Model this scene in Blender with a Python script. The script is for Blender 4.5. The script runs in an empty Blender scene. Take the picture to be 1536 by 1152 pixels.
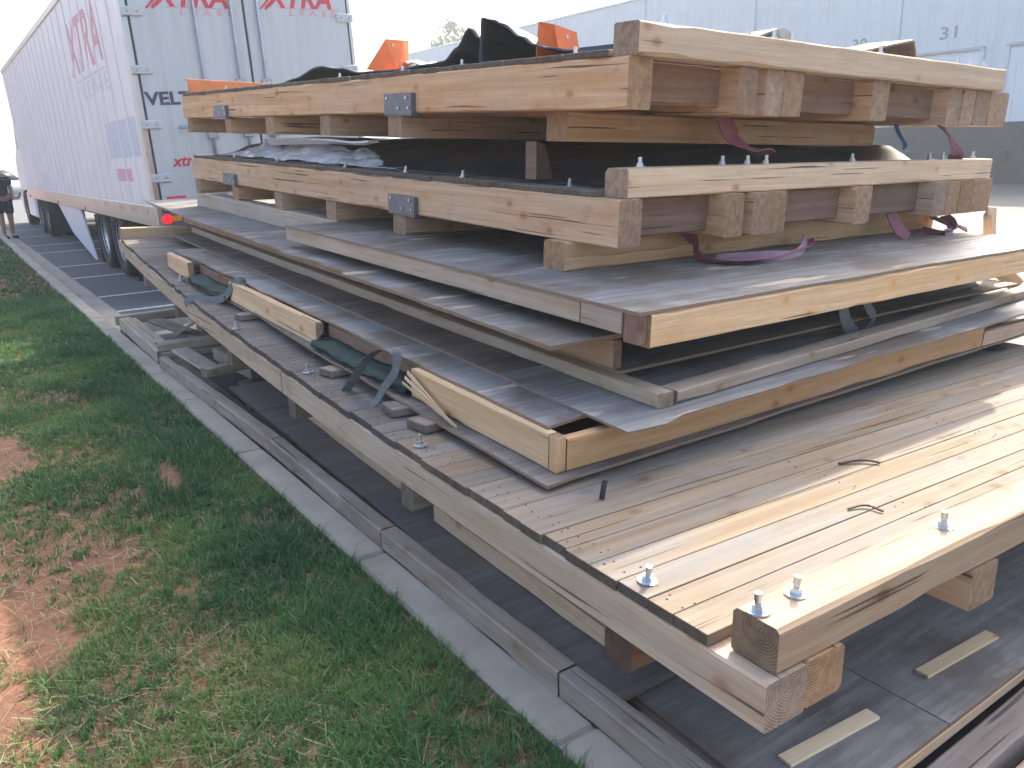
import bpy, bmesh, math, random
import numpy as np
from mathutils import Matrix, Vector, Euler
random.seed(11)
rng = np.random.default_rng(5)
R = math.radians
scene = bpy.context.scene
COL = scene.collection

# ------------------------------------------------------------------ camera, sky, sun, exposure
CAM_H = 1.65
def make_camera():
    pitch, roll, yaw = R(16.0032), R(-1.7784), R(-34.5679)
    fw = Vector((math.cos(pitch)*math.cos(yaw), math.cos(pitch)*math.sin(yaw), -math.sin(pitch)))
    r0 = Vector((math.sin(yaw), -math.cos(yaw), 0)); u0 = r0.cross(fw)
    r = math.cos(roll)*r0 + math.sin(roll)*u0
    u = -math.sin(roll)*r0 + math.cos(roll)*u0
    m = Matrix(((r.x, u.x, -fw.x, 0), (r.y, u.y, -fw.y, 0), (r.z, u.z, -fw.z, CAM_H), (0, 0, 0, 1)))
    cd = bpy.data.cameras.new('camera'); cd.sensor_width = 36; cd.sensor_fit = 'HORIZONTAL'
    cd.lens = 1213.56*36/1536; cd.clip_start = 0.05; cd.clip_end = 3000
    co = bpy.data.objects.new('camera', cd); COL.objects.link(co); co.matrix_world = m
    scene.camera = co
make_camera()

SUN_TO = Vector((0.63, -1.15, 1.0)).normalized()      # towards the sun
SUN_EL = math.asin(SUN_TO.z); SUN_AZ = math.atan2(SUN_TO.x, SUN_TO.y)
world = bpy.data.worlds.new('World'); scene.world = world; world.use_nodes = True
wn = world.node_tree.nodes; wl = world.node_tree.links
sky = wn.new('ShaderNodeTexSky'); sky.sky_type = 'NISHITA'; sky.sun_disc = False
sky.sun_elevation = SUN_EL; sky.sun_rotation = SUN_AZ
sky.air_density = 1.0; sky.dust_density = 8.0; sky.ozone_density = 2.2; sky.altitude = 0
wn['Background'].inputs['Strength'].default_value = 0.15
wl.new(sky.outputs[0], wn['Background'].inputs['Color'])
sd = bpy.data.lights.new('sun', 'SUN'); sd.energy = 2.45; sd.angle = R(0.53); sd.color = (1.0, 0.895, 0.74)
so = bpy.data.objects.new('sun', sd); COL.objects.link(so)
so.rotation_euler = (-SUN_TO).to_track_quat('-Z', 'Y').to_euler(); so.location = (20, -30, 30)

scene.view_settings.view_transform = 'Standard'; scene.view_settings.look = 'None'
scene.view_settings.gamma = 1.0; scene.view_settings.use_curve_mapping = False
scene.view_settings.exposure = 1.98
scene.cycles.use_denoising = True
scene.cycles.max_bounces = 8

# ------------------------------------------------------------------ materials
MATS = {}
class N:
    """small helper round a node tree"""
    def __init__(s, name):
        m = bpy.data.materials.new(name); m.use_nodes = True
        s.m = m; s.t = m.node_tree; s.b = s.t.nodes['Principled BSDF']; MATS[name] = m
    def n(s, typ, **kw):
        o = s.t.nodes.new(typ)
        for k, v in kw.items():
            if k in ('op',): o.operation = v
            else: setattr(o, k, v)
        return o
    def l(s, a, b): s.t.links.new(a, b)
    def math(s, op, a, b=None, clamp=False):
        o = s.n('ShaderNodeMath', op=op); o.use_clamp = clamp
        for i, v in enumerate((a, b)):
            if v is None: continue
            if hasattr(v, 'links'): s.l(v, o.inputs[i])
            else: o.inputs[i].default_value = v
        return o.outputs[0]
    def vmath(s, op, a, b=None):
        o = s.n('ShaderNodeVectorMath', op=op)
        for i, v in enumerate((a, b)):
            if v is None: continue
            if hasattr(v, 'links'): s.l(v, o.inputs[i])
            else: o.inputs[i].default_value = v
        return o.outputs[0]
    def noise(s, vec, scale, detail=4, rough=.55, dist=0):
        o = s.n('ShaderNodeTexNoise'); o.inputs['Scale'].default_value = scale; o.inputs['Detail'].default_value = detail
        o.inputs['Roughness'].default_value = rough; o.inputs['Distortion'].default_value = dist
        if vec is not None: s.l(vec, o.inputs['Vector'])
        return o.outputs['Fac']
    def ramp(s, fac, stops):
        o = s.n('ShaderNodeValToRGB'); e = o.color_ramp.elements
        while len(e) < len(stops): e.new(.5)
        for i, (p, c) in enumerate(stops):
            e[i].position = p; e[i].color = (c, c, c, 1) if not isinstance(c, tuple) else (*c, 1)
        s.l(fac, o.inputs[0]); return o.outputs[0]
    def mix(s, fac, a, b, mode='MIX'):
        o = s.n('ShaderNodeMix'); o.data_type = 'RGBA'; o.blend_type = mode
        for i, v in ((0, fac), (6, a), (7, b)):
            if hasattr(v, 'links'): s.l(v, o.inputs[i])
            elif i == 0: o.inputs[0].default_value = v
            else: o.inputs[i].default_value = (*v, 1) if len(v) == 3 else v
        return o.outputs[2]
    def objco(s, rand=True):
        tc = s.n('ShaderNodeTexCoord'); v = tc.outputs['Object']
        if not rand: return v, None
        oi = s.n('ShaderNodeObjectInfo'); 
        w = s.vmath('MULTIPLY', (37., 71., 53.), None); 
        nd = w.node; cx = s.n('ShaderNodeCombineXYZ')
        for i in range(3): s.l(oi.outputs['Random'], cx.inputs[i])
        s.l(cx.outputs[0], nd.inputs[1])
        return s.vmath('ADD', v, w), oi.outputs['Random']
    def bump(s, h, strength=.4, dist=.003):
        o = s.n('ShaderNodeBump'); o.inputs['Strength'].default_value = strength; o.inputs['Distance'].default_value = dist
        s.l(h, o.inputs['Height']); s.l(o.outputs[0], s.b.inputs['Normal'])
    def localnormal(s):
        g = s.n('ShaderNodeNewGeometry'); vt = s.n('ShaderNodeVectorTransform'); vt.vector_type = 'NORMAL'
        vt.convert_from = 'WORLD'; vt.convert_to = 'OBJECT'; s.l(g.outputs['Normal'], vt.inputs[0])
        sp = s.n('ShaderNodeSeparateXYZ'); s.l(vt.outputs[0], sp.inputs[0]); return sp.outputs

def wood(name, light, dark, grey=(.3, .29, .28), greyamt=.25, dirt=.3, rough=.78, knots=.11, var=.16):
    k = N(name); v, rnd = k.objco()
    g1 = k.noise(k.vmath('MULTIPLY', v, (.55, 17., 17.)), 1.3, 5, .6, .9)
    g2 = k.noise(k.vmath('MULTIPLY', v, (3., 190., 190.)), 1.2, 3, .6)
    c = k.mix(k.ramp(g1, [(.36, 0.), (.62, 1.)]), light, dark)
    c = k.mix(k.math('MULTIPLY', k.ramp(g2, [(.3, 0.), (.75, 1.)]), .5), c, tuple(x*.62 for x in dark))
    # knots
    vo = k.n('ShaderNodeTexVoronoi'); vo.inputs['Scale'].default_value = 1.
    wob = k.noise(v, 22., 2); wv = k.vmath('ADD', k.vmath('MULTIPLY', v, (5., 8., 8.)), None)
    cw = k.n('ShaderNodeCombineXYZ'); k.l(k.math('MULTIPLY', wob, .12), cw.inputs[0]); k.l(cw.outputs[0], wv.node.inputs[1])
    k.l(wv, vo.inputs['Vector'])
    kn = k.ramp(vo.outputs['Distance'], [(knots*.55, 1.), (knots*1.5, 0.)])
    c = k.mix(k.math('MULTIPLY', kn, .85), c, (dark[0]*.42, dark[1]*.33, dark[2]*.27))
    halo = k.ramp(vo.outputs['Distance'], [(knots*1.2, 1.), (knots*3.4, 0.)])
    c = k.mix(k.math('MULTIPLY', halo, .35), c, (dark[0]*.95, dark[1]*.78, dark[2]*.62))
    # weathering
    w1 = k.noise(k.vmath('MULTIPLY', v, (1.1, 3.5, 3.5)), 1.6, 5, .62)
    c = k.mix(k.math('MULTIPLY', k.ramp(w1, [(.42, 0.), (.68, 1.)]), greyamt), c, grey)
    w2 = k.noise(k.vmath('MULTIPLY', v, (2., 4., 4.)), 3.1, 6, .7)
    c = k.mix(k.math('MULTIPLY', k.ramp(w2, [(.54, 0.), (.74, 1.)]), dirt), c, (.06, .052, .045))
    # small cracks along the grain
    g3 = k.noise(k.vmath('MULTIPLY', v, (1.2, 60., 60.)), 1.0, 2, .5)
    crk = k.ramp(g3, [(.30, 1.), (.335, 0.)])
    c = k.mix(k.math('MULTIPLY', crk, .8), c, (.04, .03, .024))
    # end grain
    no = k.localnormal(); e = k.ramp(k.math('ABSOLUTE', no[0]), [(.6, 0.), (.8, 1.)])
    sp = k.n('ShaderNodeSeparateXYZ'); k.l(v, sp.inputs[0])
    tc2 = k.n('ShaderNodeTexCoord'); s2 = k.n('ShaderNodeSeparateXYZ'); k.l(tc2.outputs['Object'], s2.inputs[0])
    oy = k.math('ADD', s2.outputs[1], k.math('MULTIPLY', k.math('SUBTRACT', rnd, .5), .34)); oz = k.math('ADD', s2.outputs[2], k.math('MULTIPLY', k.math('SUBTRACT', k.math('FRACT', k.math('MULTIPLY', rnd, 7.7)), .5), .3))
    rad = k.math('SQRT', k.math('ADD', k.math('MULTIPLY', oy, oy), k.math('MULTIPLY', oz, oz)))
    rn = k.noise(k.vmath('MULTIPLY', v, (1., 30., 30.)), 1., 4, .65)
    rr = k.math('ADD', k.math('MULTIPLY', k.math('SINE', k.math('ADD', k.math('MULTIPLY', rad, 900.), k.math('MULTIPLY', rn, 9.))), .16), rn)
    ec = k.mix(k.ramp(rr, [(.35, 0.), (.65, 1.)]), tuple(x*.7 for x in dark), (dark[0]*.28, dark[1]*.25, dark[2]*.23))
    ec = k.mix(.12, ec, grey)
    c = k.mix(e, c, ec)
    hs = k.n('ShaderNodeHueSaturation'); k.l(c, hs.inputs['Color'])
    k.l(k.math('ADD', k.math('MULTIPLY', rnd, var*2), 1-var), hs.inputs['Value'])
    r2 = k.math('FRACT', k.math('MULTIPLY', rnd, 17.31))
    k.l(k.math('ADD', k.math('MULTIPLY', r2, .35), .82), hs.inputs['Saturation'])
    k.l(hs.outputs[0], k.b.inputs['Base Color'])
    k.b.inputs['Roughness'].default_value = rough; k.b.inputs['Specular IOR Level'].default_value = .25
    h = k.math('ADD', k.math('MULTIPLY', g2, .6), k.math('SUBTRACT', k.math('MULTIPLY', g1, .5), k.math('MULTIPLY', crk, .8)))
    k.bump(h, .55, .003)
    return k.m

def ply(name, top, top2, stain, edge=(.30, .21, .14), worn=(.45, .36, .24), wornamt=.5, rough=.5, spec=.4):
    k = N(name); v, rnd = k.objco()
    g1 = k.noise(k.vmath('MULTIPLY', v, (16., .9, 4.)), 1.2, 5, .65, .6)
    g2 = k.noise(k.vmath('MULTIPLY', v, (70., 2.4, 4.)), 1.0, 3, .6)
    c = k.mix(k.ramp(g1, [(.33, 0.), (.66, 1.)]), top, top2)
    c = k.mix(k.math('MULTIPLY', k.ramp(g2, [(.4, 0.), (.7, 1.)]), .4), c, tuple(x*.55 for x in top2))
    w = k.noise(k.vmath('MULTIPLY', v, (1.6, 1., 1.)), 1.7, 6, .68)
    c = k.mix(k.math('MULTIPLY', k.ramp(w, [(.46, 0.), (.60, 1.)]), .85), c, stain)
    w3 = k.noise(k.vmath('MULTIPLY', v, (5., .7, 1.)), 2.1, 4, .6)
    wf = k.math('MULTIPLY', k.ramp(w3, [(.60, 0.), (.66, 1.)]), wornamt)
    c = k.mix(wf, c, worn)
    no = k.localnormal(); e = k.ramp(k.math('ABSOLUTE', no[2]), [(.4, 1.), (.7, 0.)])
    sp = k.n('ShaderNodeSeparateXYZ'); tc = k.n('ShaderNodeTexCoord'); k.l(tc.outputs['Object'], sp.inputs[0])
    st = k.math('SINE', k.math('MULTIPLY', sp.outputs[2], 2*math.pi/.0062))
    en = k.noise(k.vmath('MULTIPLY', v, (9., 9., 60.)), 1.5, 3)
    ec = k.mix(k.ramp(st, [(.35, 0.), (.65, 1.)]), edge, tuple(x*.32 for x in edge))
    ec = k.mix(k.ramp(en, [(.45, 0.), (.7, .8)]), ec, (.16, .14, .13))
    c = k.mix(e, c, ec)
    k.l(c, k.b.inputs['Base Color'])
    rgh = k.math('ADD', k.math('MULTIPLY', g1, .35), rough-.15); k.l(rgh, k.b.inputs['Roughness'])
    k.b.inputs['Specular IOR Level'].default_value = spec
    k.bump(k.math('ADD', g2, k.math('MULTIPLY', w3, .5)), .35, .002)
    return k.m

def plain(name, col, rough=.6, metal=0., var=.12, nscale=6., bump=0., spec=.5, emit=None, alpha=None):
    k = N(name); v, rnd = k.objco()
    n1 = k.noise(v, nscale, 5, .6)
    c = k.mix(k.ramp(n1, [(.3, 0.), (.7, 1.)]), tuple(x*(1-var) for x in col), tuple(min(1, x*(1+var)) for x in col))
    k.l(c, k.b.inputs['Base Color'])
    k.l(k.math('ADD', k.math('MULTIPLY', n1, .2), rough-.1), k.b.inputs['Roughness'])
    k.b.inputs['Metallic'].default_value = metal; k.b.inputs['Specular IOR Level'].default_value = spec
    if bump: k.bump(k.noise(v, nscale*6, 4), bump, .004)
    if emit:
        k.b.inputs['Emission Color'].default_value = (*col, 1); k.b.inputs['Emission Strength'].default_value = emit
    return k.m

wood('wood_deck', (.275, .222, .163), (.19, .145, .10), greyamt=.6, grey=(.175, .188, .205), dirt=.25, knots=.12)
wood('wood_beam', (.57, .44, .32), (.44, .325, .225), greyamt=.45, grey=(.50, .455, .41), dirt=.3)
wood('wood_cross', (.42, .32, .215), (.31, .22, .14), greyamt=.25, grey=(.36, .33, .30), dirt=.18, knots=.12)
wood('wood_tan', (.72, .50, .315), (.55, .345, .195), greyamt=.3, grey=(.55, .47, .40), dirt=.3)
wood('wood_pale', (.75, .57, .37), (.62, .43, .255), greyamt=.12, dirt=.16, knots=.12)
wood('wood_deck_shaded', (.20, .175, .15), (.13, .11, .093), greyamt=.6, grey=(.175, .175, .18), dirt=.35, knots=.12)  # weathered deck wood, darkened mostly to paint in the shade of the panels
wood('wood_bright', (.85, .64, .38), (.76, .53, .29), greyamt=.03, dirt=.03, knots=.05)
wood('wood_orange', (.58, .39, .23), (.48, .30, .165), greyamt=.08, dirt=.10, knots=.12)
wood('wood_grey', (.46, .385, .30), (.35, .28, .21), greyamt=.5, grey=(.44, .405, .37), dirt=.16)
wood('wood_old', (.33, .27, .22), (.23, .18, .145), greyamt=.5, grey=(.36, .335, .315), dirt=.38)
wood('wood_brown', (.27, .175, .12), (.19, .115, .08), greyamt=.25, grey=(.22, .19, .17), dirt=.3)
ply('ply_grey', (.30, .30, .30), (.175, .172, .17), (.12, .098, .08), worn=(.55, .46, .34), wornamt=.85)
ply('ply_dark', (.24, .228, .222), (.15, .14, .138), (.20, .155, .125), edge=(.2, .15, .11), worn=(.26, .23, .2), wornamt=.5, rough=.5)
ply('ply_mid', (.33, .32, .305), (.20, .195, .187), (.15, .125, .105), edge=(.3, .2, .13), worn=(.36, .32, .27), wornamt=.6, rough=.5)
ply('ply_brown', (.21, .165, .14), (.14, .105, .088), (.09, .07, .062), worn=(.3, .25, .2), rough=.65)
ply('ply_under', (.25, .215, .19), (.17, .145, .13), (.10, .085, .075), worn=(.33, .27, .2), rough=.7)
plain('rubber', (.010, .019, .028), .38, var=.25, nscale=5, bump=.25)
plain('rubber_blue', (.03, .05, .075), .42, var=.25, nscale=5, bump=.2)
plain('green_vinyl', (.008, .03, .027), .65, var=.4, nscale=9, bump=.4, spec=.2)
plain('steel_zinc', (.56, .62, .68), .32, 1., var=.12)
plain('steel_plate', (.15, .17, .2), .5, .6, var=.2, nscale=14)
plain('orange_paint', (.74, .15, .03), .5, var=.12, nscale=8)
plain('orange_steel', (.62, .2, .06), .55, var=.15, nscale=8)
plain('strap_purple', (.27, .095, .125), .7, var=.25, nscale=20, bump=.3)
plain('strap_lilac', (.33, .22, .28), .65, var=.2, nscale=20, bump=.3)
plain('strap_blue', (.03, .12, .32), .6, var=.15, nscale=20)
plain('strap_grey', (.11, .125, .14), .6, var=.25, nscale=25, bump=.3)
plain('blue_tape', (.45, .58, .68), .6, var=.1)
plain('yellow_steel', (.42, .33, .1), .6, var=.2)
plain('film', (.72, .75, .78), .22, var=.1, nscale=12)
MATS['film'].node_tree.nodes['Principled BSDF'].inputs['Transmission Weight'].default_value = .25
plain('alu', (.55, .56, .57), .38, .85, var=.1, nscale=5)
plain('rod_steel', (.30, .34, .40), .45, .4, var=.12)
plain('black_gap', (.03, .035, .045), .6)
plain('dark_steel', (.035, .04, .05), .6, .3, var=.3)
plain('tyre', (.016, .018, .022), .75, var=.3, nscale=15, bump=.3)
plain('rim', (.58, .6, .62), .4, .5, var=.08)
plain('red_paint', (.55, .035, .07), .5, var=.05)
plain('pink_print', (.62, .36, .44), .5, var=.05)
plain('faded_red', (.62, .30, .36), .5, var=.12, nscale=3)
plain('navy_paint', (.02, .035, .10), .5, var=.05)
plain('grey_print', (.30, .31, .37), .5, var=.05)
plain('pale_print', (.60, .61, .66), .5, var=.05)
plain('lamp_red', (.85, .03, .05), .25, emit=.15)
plain('lamp_amber', (.75, .28, .03), .3)
plain('reflector', (.7, .05, .12), .3)
plain('dock_door', (.55, .60, .68), .6, var=.03)
plain('dock_dark', (.025, .042, .05), .8, var=.2, nscale=1.2)
plain('number_grey', (.2, .24, .28), .7)
plain('skin', (.36, .2, .14), .6, var=.08)
plain('shirt', (.018, .03, .035), .85, var=.2, nscale=12)
plain('shorts', (.018, .025, .05), .85, var=.2, nscale=12)
plain('shoe', (.02, .025, .04), .7)
plain('hair', (.03, .02, .015), .7)
plain('bark', (.09, .07, .055), .9, var=.3, nscale=9, bump=.5)
plain('car_paint', (.45, .5, .52), .3, .3, var=.05)
plain('glass_dark', (.02, .03, .035), .1, var=.05)
plain('hivis', (.55, .8, .08), .7)
plain('white_line', (.52, .53, .54), .8, var=.25, nscale=18)

def grimy(name, col, rough):
    k = N(name); v, rnd = k.objco(); tc = k.n('ShaderNodeTexCoord')
    gp = k.n('ShaderNodeNewGeometry').outputs['Position']
    st = k.noise(k.vmath('MULTIPLY', gp, (9., 9., .35)), 1.2, 5, .65); sp = k.noise(gp, 2.2, 5, .6); fn = k.noise(gp, 40., 3, .6)
    c = k.mix(k.math('MULTIPLY', k.ramp(st, [(.45, 0.), (.72, 1.)]), .35), col, tuple(x*.66 for x in col))
    c = k.mix(k.math('MULTIPLY', k.ramp(sp, [(.5, 0.), (.72, 1.)]), .3), c, (col[0]*.78, col[1]*.72, col[2]*.66))
    c = k.mix(k.math('MULTIPLY', k.ramp(fn, [(.6, 0.), (.75, 1.)]), .2), c, tuple(x*.5 for x in col))
    k.l(c, k.b.inputs['Base Color']); k.l(k.math('ADD', k.math('MULTIPLY', sp, .3), rough-.1), k.b.inputs['Roughness'])
    k.bump(k.noise(gp, 1.6, 3, .5), .12, .02)
grimy('trailer_white', (.74, .75, .79), .35)
grimy('door_white', (.47, .53, .56), .45)
grimy('wall_white', (.50, .57, .62), .8)
def mat_ground():
    k = N('asphalt'); tc = k.n('ShaderNodeTexCoord'); v = tc.outputs['Object']
    n1 = k.noise(v, 90., 4, .7); n2 = k.noise(v, .5, 5, .6); n3 = k.noise(v, 420., 2)
    c = k.mix(k.ramp(n1, [(.3, 0.), (.7, 1.)]), (.055, .062, .072), (.10, .108, .118))
    c = k.mix(k.math('MULTIPLY', k.ramp(n2, [(.4, 0.), (.65, 1.)]), .5), c, (.075, .078, .082))
    c = k.mix(k.ramp(n3, [(.62, 0.), (.7, .5)]), c, (.2, .2, .2))
    k.l(c, k.b.inputs['Base Color']); k.b.inputs['Roughness'].default_value = .85; k.bump(n1, .5, .006)
    k = N('yard_concrete'); tc = k.n('ShaderNodeTexCoord'); v = tc.outputs['Object']
    n1 = k.noise(v, .35, 6, .65); n2 = k.noise(k.vmath('MULTIPLY', v, (1., .12, 1.)), 1.4, 4, .6)
    c = k.mix(k.ramp(n1, [(.35, 0.), (.7, 1.)]), (.085, .078, .073), (.115, .106, .10))
    c = k.mix(k.ramp(n2, [(.5, 0.), (.7, .7)]), c, (.07, .065, .06))
    k.l(c, k.b.inputs['Base Color']); k.b.inputs['Roughness'].default_value = .85; k.bump(k.noise(v, 60., 3), .3, .004)
    k = N('concrete'); v, rnd = k.objco()
    n1 = k.noise(v, 5., 6, .65); n2 = k.noise(v, 70., 4, .7); n3 = k.noise(v, 1.6, 4, .6)
    c = k.mix(k.ramp(n1, [(.3, 0.), (.7, 1.)]), (.285, .255, .205), (.37, .335, .275))
    c = k.mix(k.ramp(n2, [(.5, 0.), (.75, .4)]), c, (.28, .275, .26))
    c = k.mix(k.ramp(n3, [(.5, 0.), (.7, .45)]), c, (.15, .135, .12))
    k.l(c, k.b.inputs['Base Color']); k.b.inputs['Roughness'].default_value = .9; k.bump(n2, .5, .003)
    k = N('soil'); tc = k.n('ShaderNodeTexCoord'); v = tc.outputs['Object']
    n1 = k.noise(v, 3., 6, .65); n2 = k.noise(v, 45., 5, .7)
    c = k.mix(k.ramp(n1, [(.35, 0.), (.68, 1.)]), (.16, .072, .038), (.27, .125, .068))
    c = k.mix(k.ramp(n2, [(.35, .6), (.6, 0.)]), c, (.085, .05, .036))
    k.l(c, k.b.inputs['Base Color']); k.b.inputs['Roughness'].default_value = .95; k.bump(n2, .8, .012)
mat_ground()
def mat_blades(name, stops, trans=.25):
    k = N(name); at = k.n('ShaderNodeAttribute'); at.attribute_name = 'tone'
    c = k.ramp(at.outputs['Fac'], stops); k.l(c, k.b.inputs['Base Color'])
    k.b.inputs['Roughness'].default_value = .55; k.b.inputs['Specular IOR Level'].default_value = .3
    tr = k.n('ShaderNodeBsdfTranslucent'); k.l(c, tr.inputs['Color']); ms = k.n('ShaderNodeMixShader'); ms.inputs[0].default_value = trans
    out = k.t.nodes['Material Output']; k.l(k.b.outputs[0], ms.inputs[1]); k.l(tr.outputs[0], ms.inputs[2]); k.l(ms.outputs[0], out.inputs['Surface'])
mat_blades('grass', [(0., (.024, .085, .036)), (.3, (.058, .16, .05)), (.55, (.125, .225, .06)), (.75, (.22, .26, .085)), (.87, (.29, .25, .14)), (1., (.40, .34, .24))], .35)
mat_blades('leaf', [(0., (.025, .05, .02)), (.5, (.045, .085, .03)), (1., (.09, .13, .045))], .35)

# ------------------------------------------------------------------ object helpers
def link(name, data, parent=None, mat=None, matrix=None):
    o = bpy.data.objects.new(name, data); COL.objects.link(o)
    if parent is not None: o.parent = parent
    if matrix is not None: o.matrix_basis = matrix
    if mat is not None and data is not None and len(data.materials) == 0: data.materials.append(MATS[mat])
    return o
def tag(o, label=None, cat=None, group=None, kind=None):
    if label: o['label'] = label
    if cat: o['category'] = cat
    if group: o['group'] = group
    if kind: o['kind'] = kind
    return o
def thing(name, label, cat, loc=(0, 0, 0), rot=(0, 0, 0), group=None):
    o = bpy.data.objects.new(name, None); COL.objects.link(o); o.location = loc; o.rotation_euler = rot
    o.empty_display_size = .2
    return tag(o, label, cat, group)
def mesh(name, verts, faces, mat=None, smooth=False):
    me = bpy.data.meshes.new(name); me.from_pydata([tuple(v) for v in verts], [], faces); me.update()
    if mat: me.materials.append(MATS[mat])
    if smooth: me.polygons.foreach_set('use_smooth', [True]*len(me.polygons))
    return me
def bm_mesh(name, bm, mat=None, smooth=False):
    me = bpy.data.meshes.new(name); bmesh.ops.recalc_face_normals(bm, faces=bm.faces); bm.to_mesh(me); bm.free()
    if mat: me.materials.append(MATS[mat])
    if smooth: me.polygons.foreach_set('use_smooth', [True]*len(me.polygons))
    return me
BOX = {}
def box_mesh(dx, dy, dz, mat, bev=.003):
    key = (round(dx, 3), round(dy, 3), round(dz, 3), mat, bev)
    if key in BOX: return BOX[key]
    bm = bmesh.new(); bmesh.ops.create_cube(bm, size=1)
    bmesh.ops.scale(bm, vec=(key[0], key[1], key[2]), verts=bm.verts)
    if bev: bmesh.ops.bevel(bm, geom=list(bm.edges), offset=min(bev, .3*min(key[:3])), segments=1, affect='EDGES')
    BOX[key] = bm_mesh('board', bm, mat); return BOX[key]
def worn_mesh(dx, dy, dz, mat, bev):
    """a box; timbers of some size get uneven arrises, small chips and a slight bow"""
    if not mat.startswith('wood') or dx < .5 or min(dy, dz) < .033: return box_mesh(dx, dy, dz, mat, bev)
    rr = random.Random(int(dx*7919+dy*104729+dz*1299709)+len(BOX)*31); BOX[('worn', len(BOX))] = 1
    n = max(4, min(40, int(dx/.16))); bm = bmesh.new(); rings = []; ay, az = rr.uniform(-1, 1)*.0012*dx, rr.uniform(-1, 1)*.0008*dx
    for i in range(n+1):
        t = i/n; x = -dx/2+dx*t+(rr.uniform(-.3, .3)*dx/n if 0 < i < n else 0); bow = 4*t*(1-t); ring = []
        for (sy, sz) in ((1, -1), (1, 1), (-1, 1), (-1, -1)):
            b = bev*rr.uniform(.5, 1.5)+(rr.uniform(.003, .011) if rr.random() < .12 else 0); b = min(b, .3*min(dy, dz))
            y, z = sy*dy/2, sz*dz/2; p = [(y-sy*b, z), (y, z-sz*b)]
            if sy*sz > 0: p = p[::-1]
            ring += [(x, q[0]+rr.uniform(-.0006, .0006)+ay*bow, q[1]+rr.uniform(-.0006, .0006)+az*bow) for q in p]
        rings.append([bm.verts.new(q) for q in ring])
    for i in range(n):
        for j in range(8): bm.faces.new((rings[i][j], rings[i][(j+1) % 8], rings[i+1][(j+1) % 8], rings[i+1][j]))
    bm.faces.new(rings[0]); bm.faces.new(rings[n])
    return bm_mesh('timber', bm, mat)
def board(name, parent, lo, hi, mat, bev=.003, jit=0., rot=None):
    """axis-aligned board between two corners in the parent's frame; the grain follows its longest side"""
    s = [abs(hi[i]-lo[i]) for i in range(3)]; c = Vector([(hi[i]+lo[i])/2 for i in range(3)])
    a = max(range(3), key=lambda i: s[i])
    if a == 0: m = Matrix.Identity(3); d = s
    elif a == 1: m = Matrix.Rotation(R(90), 3, 'Z'); d = (s[1], s[0], s[2])
    else: m = Matrix.Rotation(R(-90), 3, 'Y'); d = (s[2], s[1], s[0])
    if jit: m = Euler([R(random.uniform(-jit, jit)) for _ in range(3)]).to_matrix() @ m
    if rot: m = Euler([R(x) for x in rot]).to_matrix() @ m
    M = m.to_4x4(); M.translation = c
    return link(name, worn_mesh(d[0], d[1], d[2], mat, bev), parent, None, M)
def stick(name, parent, p0, p1, w, h, mat, bev=.003, roll=0.):
    """a board from p0 to p1 (centre line), w across, h upwards"""
    p0, p1 = Vector(p0), Vector(p1); x = (p1-p0).normalized(); up = Vector((0, 0, 1))
    if abs(x.z) > .95: up = Vector((0, 1, 0))
    y = up.cross(x).normalized(); z = x.cross(y)
    m = Matrix((x, y, z)).transposed() @ Matrix.Rotation(R(roll), 3, 'X'); M = m.to_4x4(); M.translation = (p0+p1)/2
    return link(name, worn_mesh((p1-p0).length, w, h, mat, bev), parent, None, M)
def slab(name, parent, pts, z0, z1, mat, zf=None, sub=1):
    """a sheet with the outline pts (counter-clockwise, seen from above); zf(x, y) lifts it; the outline is subdivided"""
    P = []
    for i, a in enumerate(pts):
        b = pts[(i+1) % len(pts)]
        for j in range(sub): P.append((a[0]+(b[0]-a[0])*j/sub, a[1]+(b[1]-a[1])*j/sub))
    n = len(P); f = zf or (lambda x, y: 0.)
    cx = sum(p[0] for p in P)/n; cy = sum(p[1] for p in P)/n
    bm = bmesh.new()
    top = [bm.verts.new((x-cx, y-cy, z1+f(x, y))) for x, y in P]; bot = [bm.verts.new((x-cx, y-cy, z0+f(x, y))) for x, y in P]
    bm.faces.new(top); bm.faces.new(bot[::-1])
    for i in range(n): bm.faces.new((top[i], bot[i], bot[(i+1) % n], top[(i+1) % n]))
    bmesh.ops.triangulate(bm, faces=[fc for fc in bm.faces if len(fc.verts) > 4])
    return link(name, bm_mesh(name, bm, mat), parent, None, Matrix.Translation((cx, cy, 0)))
def rough_edge(a, b, n, amp, rnd=random):
    """points from a to b (b left out) with a frayed outline"""
    dx, dy = b[0]-a[0], b[1]-a[1]; L = math.hypot(dx, dy); nx, ny = -dy/L, dx/L; out = []
    for i in range(n):
        t = (i+(rnd.uniform(-.3, .3) if i else 0))/n; w = rnd.gauss(0, amp) if i else 0
        out.append((a[0]+dx*t+nx*w, a[1]+dy*t+ny*w))
    return out
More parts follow.
